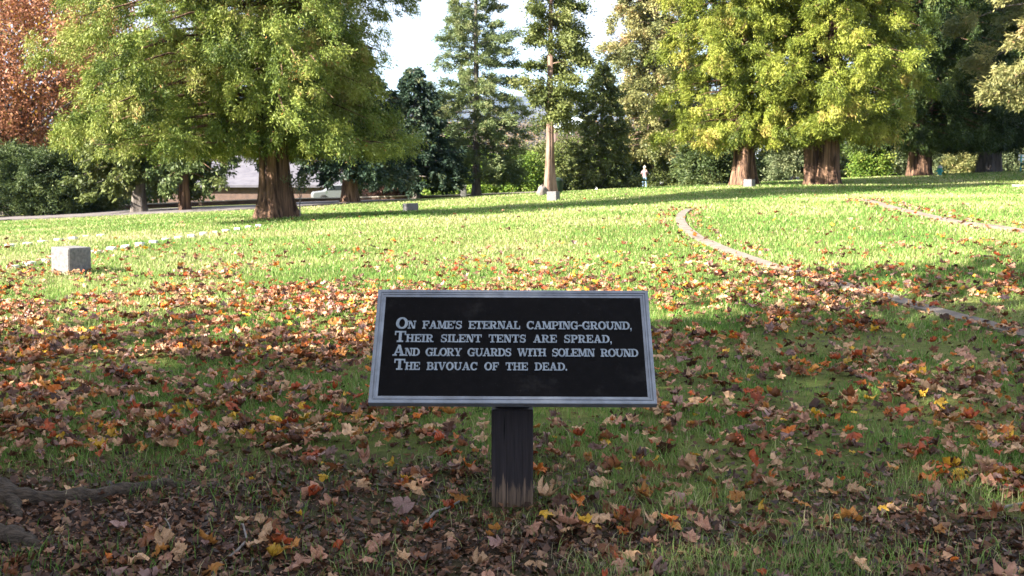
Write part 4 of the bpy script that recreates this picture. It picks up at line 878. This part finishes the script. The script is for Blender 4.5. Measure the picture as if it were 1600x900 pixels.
for i in range(mm_):
    for k in range(nn): F.append((i * nn + k, (i + 1) * nn + k, (i + 1) * nn + (k + 1) % nn, i * nn + (k + 1) % nn))
mb = MB(); mb.add(V, F); o = mb.build('boulder', noise_mat('dark_boulder', (.1, .085, .075), (.26, .22, .2), 7, .9, .7), smooth=True); o.location = q; tag(o, 'rough dark boulder at the foot of the slim cedar', 'boulder')
q = hit(869.5, 303); q.y = 46.5; q.x = (869.5 - 800) / FPX * 46.5; q.z = g1(q.x, q.y); r_ = empty('litter_bin', q, 'dark green litter bin behind the pale block by the slim cedar', 'bin')
mb = MB(); mb.lathe([(.2, -.05), (.24, .05), (.26, .3), (.27, .44), (.275, .46), (.25, .46)], 20); mb.build('body', paint('bin_green', (.012, .028, .016)), r_, True)
mb = MB(); mb.lathe([(.28, .462), (.28, .5), (.2, .6), (.08, .64), (.0, .645)], 20); mb.build('lid', paint('bin_lid_green', (.01, .022, .013)), r_, True)
q = base(1461, 54); r_ = empty('fire_hydrant', q, 'small teal fire hydrant with a white top by the brown twin trunk', 'hydrant')
mb = MB(); mb.lathe([(.14, -.05), (.14, .03), (.1, .05), (.1, .3), (.125, .32), (.125, .35), (.1, .36)], 16); mb.tube([(-.17, 0, .22), (.17, 0, .22)], [.05, .05], 10); mb.tube([(0, -.16, .2), (0, 0, .2)], [.065, .065], 10); mb.build('barrel', paint('teal_paint', (.05, .36, .36)), r_, True)
mb = MB(); mb.lathe([(.125, .362), (.12, .4), (.085, .45), (.03, .475), (.025, .51), (.0, .512)], 16); mb.build('bonnet', paint('white_enamel', (.75, .75, .78)), r_, True)
q = base(1608, 56); r_ = empty('bench', q, 'white slatted bench with teal legs at the right edge', 'bench'); r_.rotation_euler = (0, 0, R(8))
wp = paint('white_bench_paint', (.75, .75, .72)); tl = paint('teal_leg_paint', (.06, .3, .3))
mb = MB()
for k in range(3): mb.box(-.75, .75, -.24 + k * .16, -.11 + k * .16, .42, .455, bev=.006)
mb.build('seat', wp, r_)
mb = MB()
for z in (.56, .74): mb.box(-.75, .75, .27, .3, z, z + .12, bev=.006)
mb.build('backrest', wp, r_)
for x in (-.62, .62):
    mb = MB(); mb.box(x - .03, x + .03, -.22, -.17, -.05, .419); mb.box(x - .03, x + .03, .22, .268, -.05, .84); mb.box(x - .028, x + .028, -.168, .218, .34, .418); mb.build('leg', tl, r_)

# person with a camera
q = base(1005, 85); yaw = R(170)
def skin_obj(name, chains, mat, parent):
    vs, es, rs = [], [], []
    key = {}
    for ch in chains:
        prev = None
        for (co, ra) in ch:
            kx_ = tuple(round(c, 4) for c in co)
            if kx_ not in key: key[kx_] = len(vs); vs.append(co); rs.append(ra)
            if prev is not None: es.append((prev, key[kx_]))
            prev = key[kx_]
    me = bpy.data.meshes.new(name); me.from_pydata(vs, es, []); o = link(name, me, mat, parent)
    md = o.modifiers.new('skin', 'SKIN'); md.use_smooth_shade = True
    for i, ra in enumerate(rs): me.skin_vertices[0].data[i].radius = ra if isinstance(ra, tuple) else (ra, ra)
    me.skin_vertices[0].data[0].use_root = True
    sb_ = o.modifiers.new('smooth', 'SUBSURF'); sb_.levels = 2; sb_.render_levels = 2
    return o
m, t, b = new_mat('mauve_shirt_jeans_and_skin')
tc = t.nodes.new('ShaderNodeTexCoord'); sxx = t.nodes.new('ShaderNodeSeparateXYZ'); rr = t.nodes.new('ShaderNodeValToRGB'); dv = t.nodes.new('ShaderNodeMath'); dv.operation = 'DIVIDE'; dv.inputs[1].default_value = 1.75
e = rr.color_ramp.elements; rr.color_ramp.interpolation = 'CONSTANT'; e[0].position = 0; e[0].color = (.06, .05, .05, 1); e[1].position = .05; e[1].color = (.2, .3, .45, 1)
for p_, c_ in ((.54, (.32, .2, .22)), (.845, (.45, .27, .2))): z_ = e.new(p_); z_.color = (*c_, 1)
t.links.new(tc.outputs['Object'], sxx.inputs[0]); t.links.new(sxx.outputs['Z'], dv.inputs[0]); t.links.new(dv.outputs[0], rr.inputs['Fac']); t.links.new(rr.outputs['Color'], b.inputs['Base Color']); b.inputs['Roughness'].default_value = .8
pr = empty('person', q, 'person in a white cap, mauve shirt and jeans raising a camera on the far lawn', 'person', None, yaw)
pel = (0, 0, .96); ch_ = (0, .0, 1.3); nk = (0, .01, 1.47)
skin_obj('body', [[(pel, (.16, .115)), ((0, 0, 1.13), (.145, .1)), (ch_, (.175, .11)), (nk, .055), ((0, -.02, 1.56), .085), ((0, -.015, 1.66), .09), ((0, -.01, 1.73), .05)],
    [(pel, .16), ((.1, 0, .86), .095), ((.11, -.02, .5), .068), ((.12, .02, .12), .05), ((.12, .03, .05), .045), ((.13, -.12, .035), .04)], [(pel, .16), ((-.1, 0, .86), .095), ((-.11, -.02, .5), .068), ((-.12, .02, .12), .05), ((-.12, .03, .05), .045), ((-.13, -.12, .035), .04)],
    [(ch_, .17), ((.19, .0, 1.4), .06), ((.26, -.1, 1.19), .048), ((.12, -.26, 1.47), .036), ((.07, -.27, 1.55), .035)], [(ch_, .17), ((-.19, .0, 1.4), .06), ((-.26, -.1, 1.19), .048), ((-.12, -.26, 1.47), .036), ((-.07, -.27, 1.55), .035)]], m, pr)
mb = MB(); mb.lathe([(.108, 0), (.112, .03), (.1, .09), (.06, .125), (.0, .135)], 16, (0, -.015, 1.68)); mb.box(-.08, .08, -.2, -.09, 1.685, 1.7, bev=.005); mb.build('cap', paint('white_cap', (.75, .73, .7)), pr, True)
cmr = empty('camera_body', q, 'small dark camera held up by the person on the far lawn', 'camera', None, yaw); mb = MB(); mb.box(-.065, .065, -.32, -.26, 1.53, 1.62, bev=.01); mb.build('case', paint('camera_black', (.03, .03, .03)), cmr)
mb = MB(); mb.tube([(0, -.4, 1.57), (0, -.321, 1.57)], [.035, .035], 12); mb.build('lens', paint('lens_black', (.02, .02, .02), .2), cmr)

# ------------------------------------------------------------------ cars and houses half hidden behind the trees
def car(pos, rz, c, label):
    r_ = empty('parked_car', pos, label, 'car', 'parked cars beyond the trees', rz)
    side = [(-2.15, .35), (-2.2, .62), (-2.1, .86), (-1.3, .95), (-.65, 1.38), (.75, 1.42), (1.55, 1.0), (2.1, .9), (2.2, .6), (2.12, .33)]
    rot = Matrix.Rotation(R(90), 4, 'X')
    mb = MB(); mb.prism(side, -.86, .86, rot); o = mb.build('body', noise_mat('car_paint', c, tuple(x * 1.1 for x in c), 2, .25, 0, spec=.5), r_)
    bv = o.modifiers.new('b', 'BEVEL'); bv.width = .09; bv.segments = 2
    gl = paint('dark_car_glass', (.03, .035, .04), .08)
    for s_ in (-1, 1):
        mb = MB(); mb.prism([(-1.1, .98), (-.58, 1.33), (.7, 1.36), (1.28, 1.02)], .862 * s_ - .004, .862 * s_ + .004, rot); mb.build('window', gl, r_)
    mb = MB(); mb.add([(1.0, -.7, 1.335), (1.0, .7, 1.335), (1.52, .74, 1.04), (1.52, -.74, 1.04)], [(0, 1, 2, 3)], Matrix.Translation((.02, 0, .02))); mb.build('windscreen', gl, r_)
    for x in (-1.35, 1.35):
        for y in (-.8, .8):
            mb = MB(); mb.lathe([(.2, -.1), (.31, -.1), (.33, -.06), (.33, .06), (.31, .1), (.2, .1)], 20); mb.v = [(vx + x, vz + y, vy + .33) for vx, vy, vz in mb.v]; w_ = mb.build('wheel', paint('tyre_rubber', (.03, .03, .03), .9), r_, True)
            mb = MB(); mb.lathe([(.198, -.085), (.2, .085)], 16); mb.v = [(vx + x, vz + y, vy + .33) for vx, vy, vz in mb.v]; mb.build('rim', paint('rim_silver', (.5, .5, .52), .35, .5), w_)
for (u, v, Y, rz, c, lab) in ((532, 303, 84, .25, (.16, .17, .18), 'grey car parked behind the wall, left of the broad dark spruce trunk'), (960, 296, 98, -.15, (.62, .63, .66), 'silver car parked beyond the lawn just left of the person'), (1110, 288, 92, .1, (.7, .7, .72), 'white car parked behind the dark yew left of the golden cedar'), (1022, 283, 100, .2, (.75, .75, .78), 'white car parked behind the bushes right of the person')):
    q = at(u, v, Y); q.z = max(g1(q.x, q.y), q.z - .7); car(q, rz, c, lab)
    if q.z > g1(q.x, q.y) + .05:
        pass
def house(u, Y, W, D_, h_eave, h_ridge, wallm, roofm, label, rz=0, zb=None, windows=4, name='house', ridge_x=True, chim=False):
    q = base(u, Y); q.z = g1(q.x, q.y) if zb is None else zb
    r_ = empty(name, q, label, 'building', None, rz); w2, d2 = W / 2, D_ / 2
    mb = MB(); mb.box(-w2, w2, -d2, d2, -3, h_eave)
    mb.add([(-w2, -d2, h_eave), (-w2, d2, h_eave), (-w2, 0, h_ridge - .05), (w2, -d2, h_eave), (w2, d2, h_eave), (w2, 0, h_ridge - .05)], [(0, 2, 1), (3, 4, 5)]); mb.build('wall', wallm, r_)
    mb = MB(); e2, x2 = d2 + .5, w2 + .4; ze = h_eave - .5 * (h_ridge - h_eave) / d2
    mb.add([(-x2, -e2, ze), (x2, -e2, ze), (x2, 0, h_ridge), (-x2, 0, h_ridge), (-x2, e2, ze), (x2, e2, ze), (-x2, -e2, ze + .2), (x2, -e2, ze + .2), (x2, 0, h_ridge + .2), (-x2, 0, h_ridge + .2), (-x2, e2, ze + .2), (x2, e2, ze + .2)],
           [(3, 2, 1, 0), (4, 5, 2, 3), (6, 7, 8, 9), (9, 8, 11, 10), (0, 1, 7, 6), (5, 4, 10, 11), (1, 2, 8, 7), (2, 5, 11, 8), (3, 0, 6, 9), (4, 3, 9, 10)])
    ro = mb.build('roof', roofm, r_)
    if chim: mb = MB(); mb.box(w2 * .4, w2 * .4 + .8, -.4, .4, h_ridge - 1, h_ridge + 1.2); mb.build('chimney', M_brick, ro)
    for k in range(windows):
        x = -w2 + W * (k + .5) / windows; zc = h_eave - 1.5
        mb = MB(); mb.box(x - .62, x + .62, -d2 - .06, -d2 + .02, zc - .72, zc + .72); wn = mb.build('window', paint('window_frame_white', (.7, .7, .7)), r_)
        mb = MB(); mb.box(x - .5, x + .5, -d2 - .068, -d2 - .061, zc - .6, zc + .6); mb.build('pane', paint('window_glass', (.04, .05, .06), .1), wn)
M_brick = noise_mat('red_brick', (.09, .06, .05), (.13, .085, .07), 3, .9, .2); M_wsd = noise_mat('white_siding', (.68, .68, .67), (.8, .8, .78), 2, .7, .05, (.2, .2, 8)); M_groof = noise_mat('grey_shingle', (.085, .08, .1), (.12, .115, .135), 1.5, .9, .15)
M_droof = noise_mat('dark_shingle', (.1, .1, .11), (.17, .165, .17), 2, .9, .15); M_mroof = noise_mat('pale_metal_roof', (.42, .48, .56), (.56, .62, .7), .6, .4, .02, metal=.2)
house(412, 104, 26, 22, .9 + 6.2, 4.2 + 6.2, M_brick, M_groof, 'long brick building with a broad pale grey roof beyond the road at left', R(-6), zb=-6.4, windows=0, name='building')
house(1318, 118, 9, 8, 7.2, 10.2, M_wsd, M_droof, 'white house showing between the two right-hand cedars and the brown twin trunk', R(12), zb=-3.5, windows=3, chim=True)
house(1200, 110, 11, 9, 4.6, 7.0, M_wsd, M_mroof, 'white house with a pale roof behind the right-hand pair of cedar trunks', R(-5), zb=-2.6, windows=4)
house(1196, 98, 6, 5, 2.6, 3.9, M_brick, M_droof, 'small brick outbuilding behind the left trunk of the right-hand pair', 0, zb=-1.2, windows=2, name='outbuilding')
house(890, 300, 9, 8, 23.5, 26, M_brick, M_mroof, 'distant building with a pale blue roof right of the slim cedar', R(4), zb=-9, windows=3, name='building')

# ------------------------------------------------------------------ hills and the air
def hill(name, xs_, ys_, fn, mat):
    X, Y = np.meshgrid(xs_, ys_); Z = fn(X.ravel(), Y.ravel()); nx_ = len(xs_); ny_ = len(ys_); i2 = (np.arange(ny_ - 1)[:, None] * nx_ + np.arange(nx_ - 1)[None]).ravel()
    tag(link(name, np_mesh(name, np.stack([X.ravel(), Y.ravel(), Z], 1), [np.stack([i2, i2 + 1, i2 + nx_ + 1, i2 + nx_], 1)]), mat, smooth=True), kind='structure')
M_wood = noise_mat('autumn_woodland', (.05, .055, .025), (.16, .095, .05), .03, .95, 1.0, detail=8, c3=(.2, .11, .04), bdist=6)
def fh(x, y): return -24 + 92 * sstep(380, 1700, y) * (.82 + .3 * fbm(x / 420, y / 420, 81)) - 60 * sstep(1700, 2600, y)
hill('hills', np.linspace(-900, 900, 100), np.linspace(330, 2600, 100), fh, M_wood)
def rh(x, y): return -30 + 500 * sstep(4800, 6600, y) * (.93 + .1 * fbm(x / 1500, y / 3000, 91) + .03 * fbm(x / 300, y / 600, 95)) - 200 * sstep(6700, 8300, y)
hill('mountains', np.linspace(-6000, 6000, 160), np.linspace(4700, 8300, 60), rh, noise_mat('mountain_woods', (.05, .055, .03), (.09, .075, .045), .004, .95, .5, bdist=30))
rg = np.random.default_rng(77); n = 3600; Y = rg.uniform(390, 1650, n); X = rg.uniform(-.24, .24, n) * Y + rg.normal(0, 20, n); Z = fh(X, Y)
P = np.stack([X, Y, Z + 5], 1); D = unit(rg.normal(0, .6, (n, 3)) + np.array([0, 0, .7]))
me = spray_mesh('distant_woods', P, D, rg.uniform(5, 9, n), np.clip(rg.normal(.45, .22, n), 0, 1), 34, 2.2, .9, .38, .9, rg)
tag(link('distant_woods', me, leaf_mat('far_autumn_woods', [(0, (.05, .06, .03)), (.4, (.12, .105, .065)), (.7, (.2, .13, .08)), (.9, (.27, .15, .07)), (1, (.17, .17, .06))], .1, .8, .01, .4)), 'autumn woodland covering the far valley side', 'woods', kind='stuff')
ext = max(xs[-1], ys[-1], -xs[0], -ys[0]) + 60
mb = MB(); mb.box(-ext, ext, -ext, ext, -62, 620); hm = bpy.data.materials.new('haze'); hm.use_nodes = True; t = hm.node_tree; t.nodes.clear()
ou = t.nodes.new('ShaderNodeOutputMaterial'); pv = t.nodes.new('ShaderNodeVolumePrincipled'); pv.inputs['Density'].default_value = 5e-5; pv.inputs['Color'].default_value = (.24, .46, 1, 1); pv.inputs['Anisotropy'].default_value = .2
t.links.new(pv.outputs[0], ou.inputs['Volume']); tag(mb.build('haze', hm), 'thin blue autumn haze in the air', 'haze', kind='stuff')
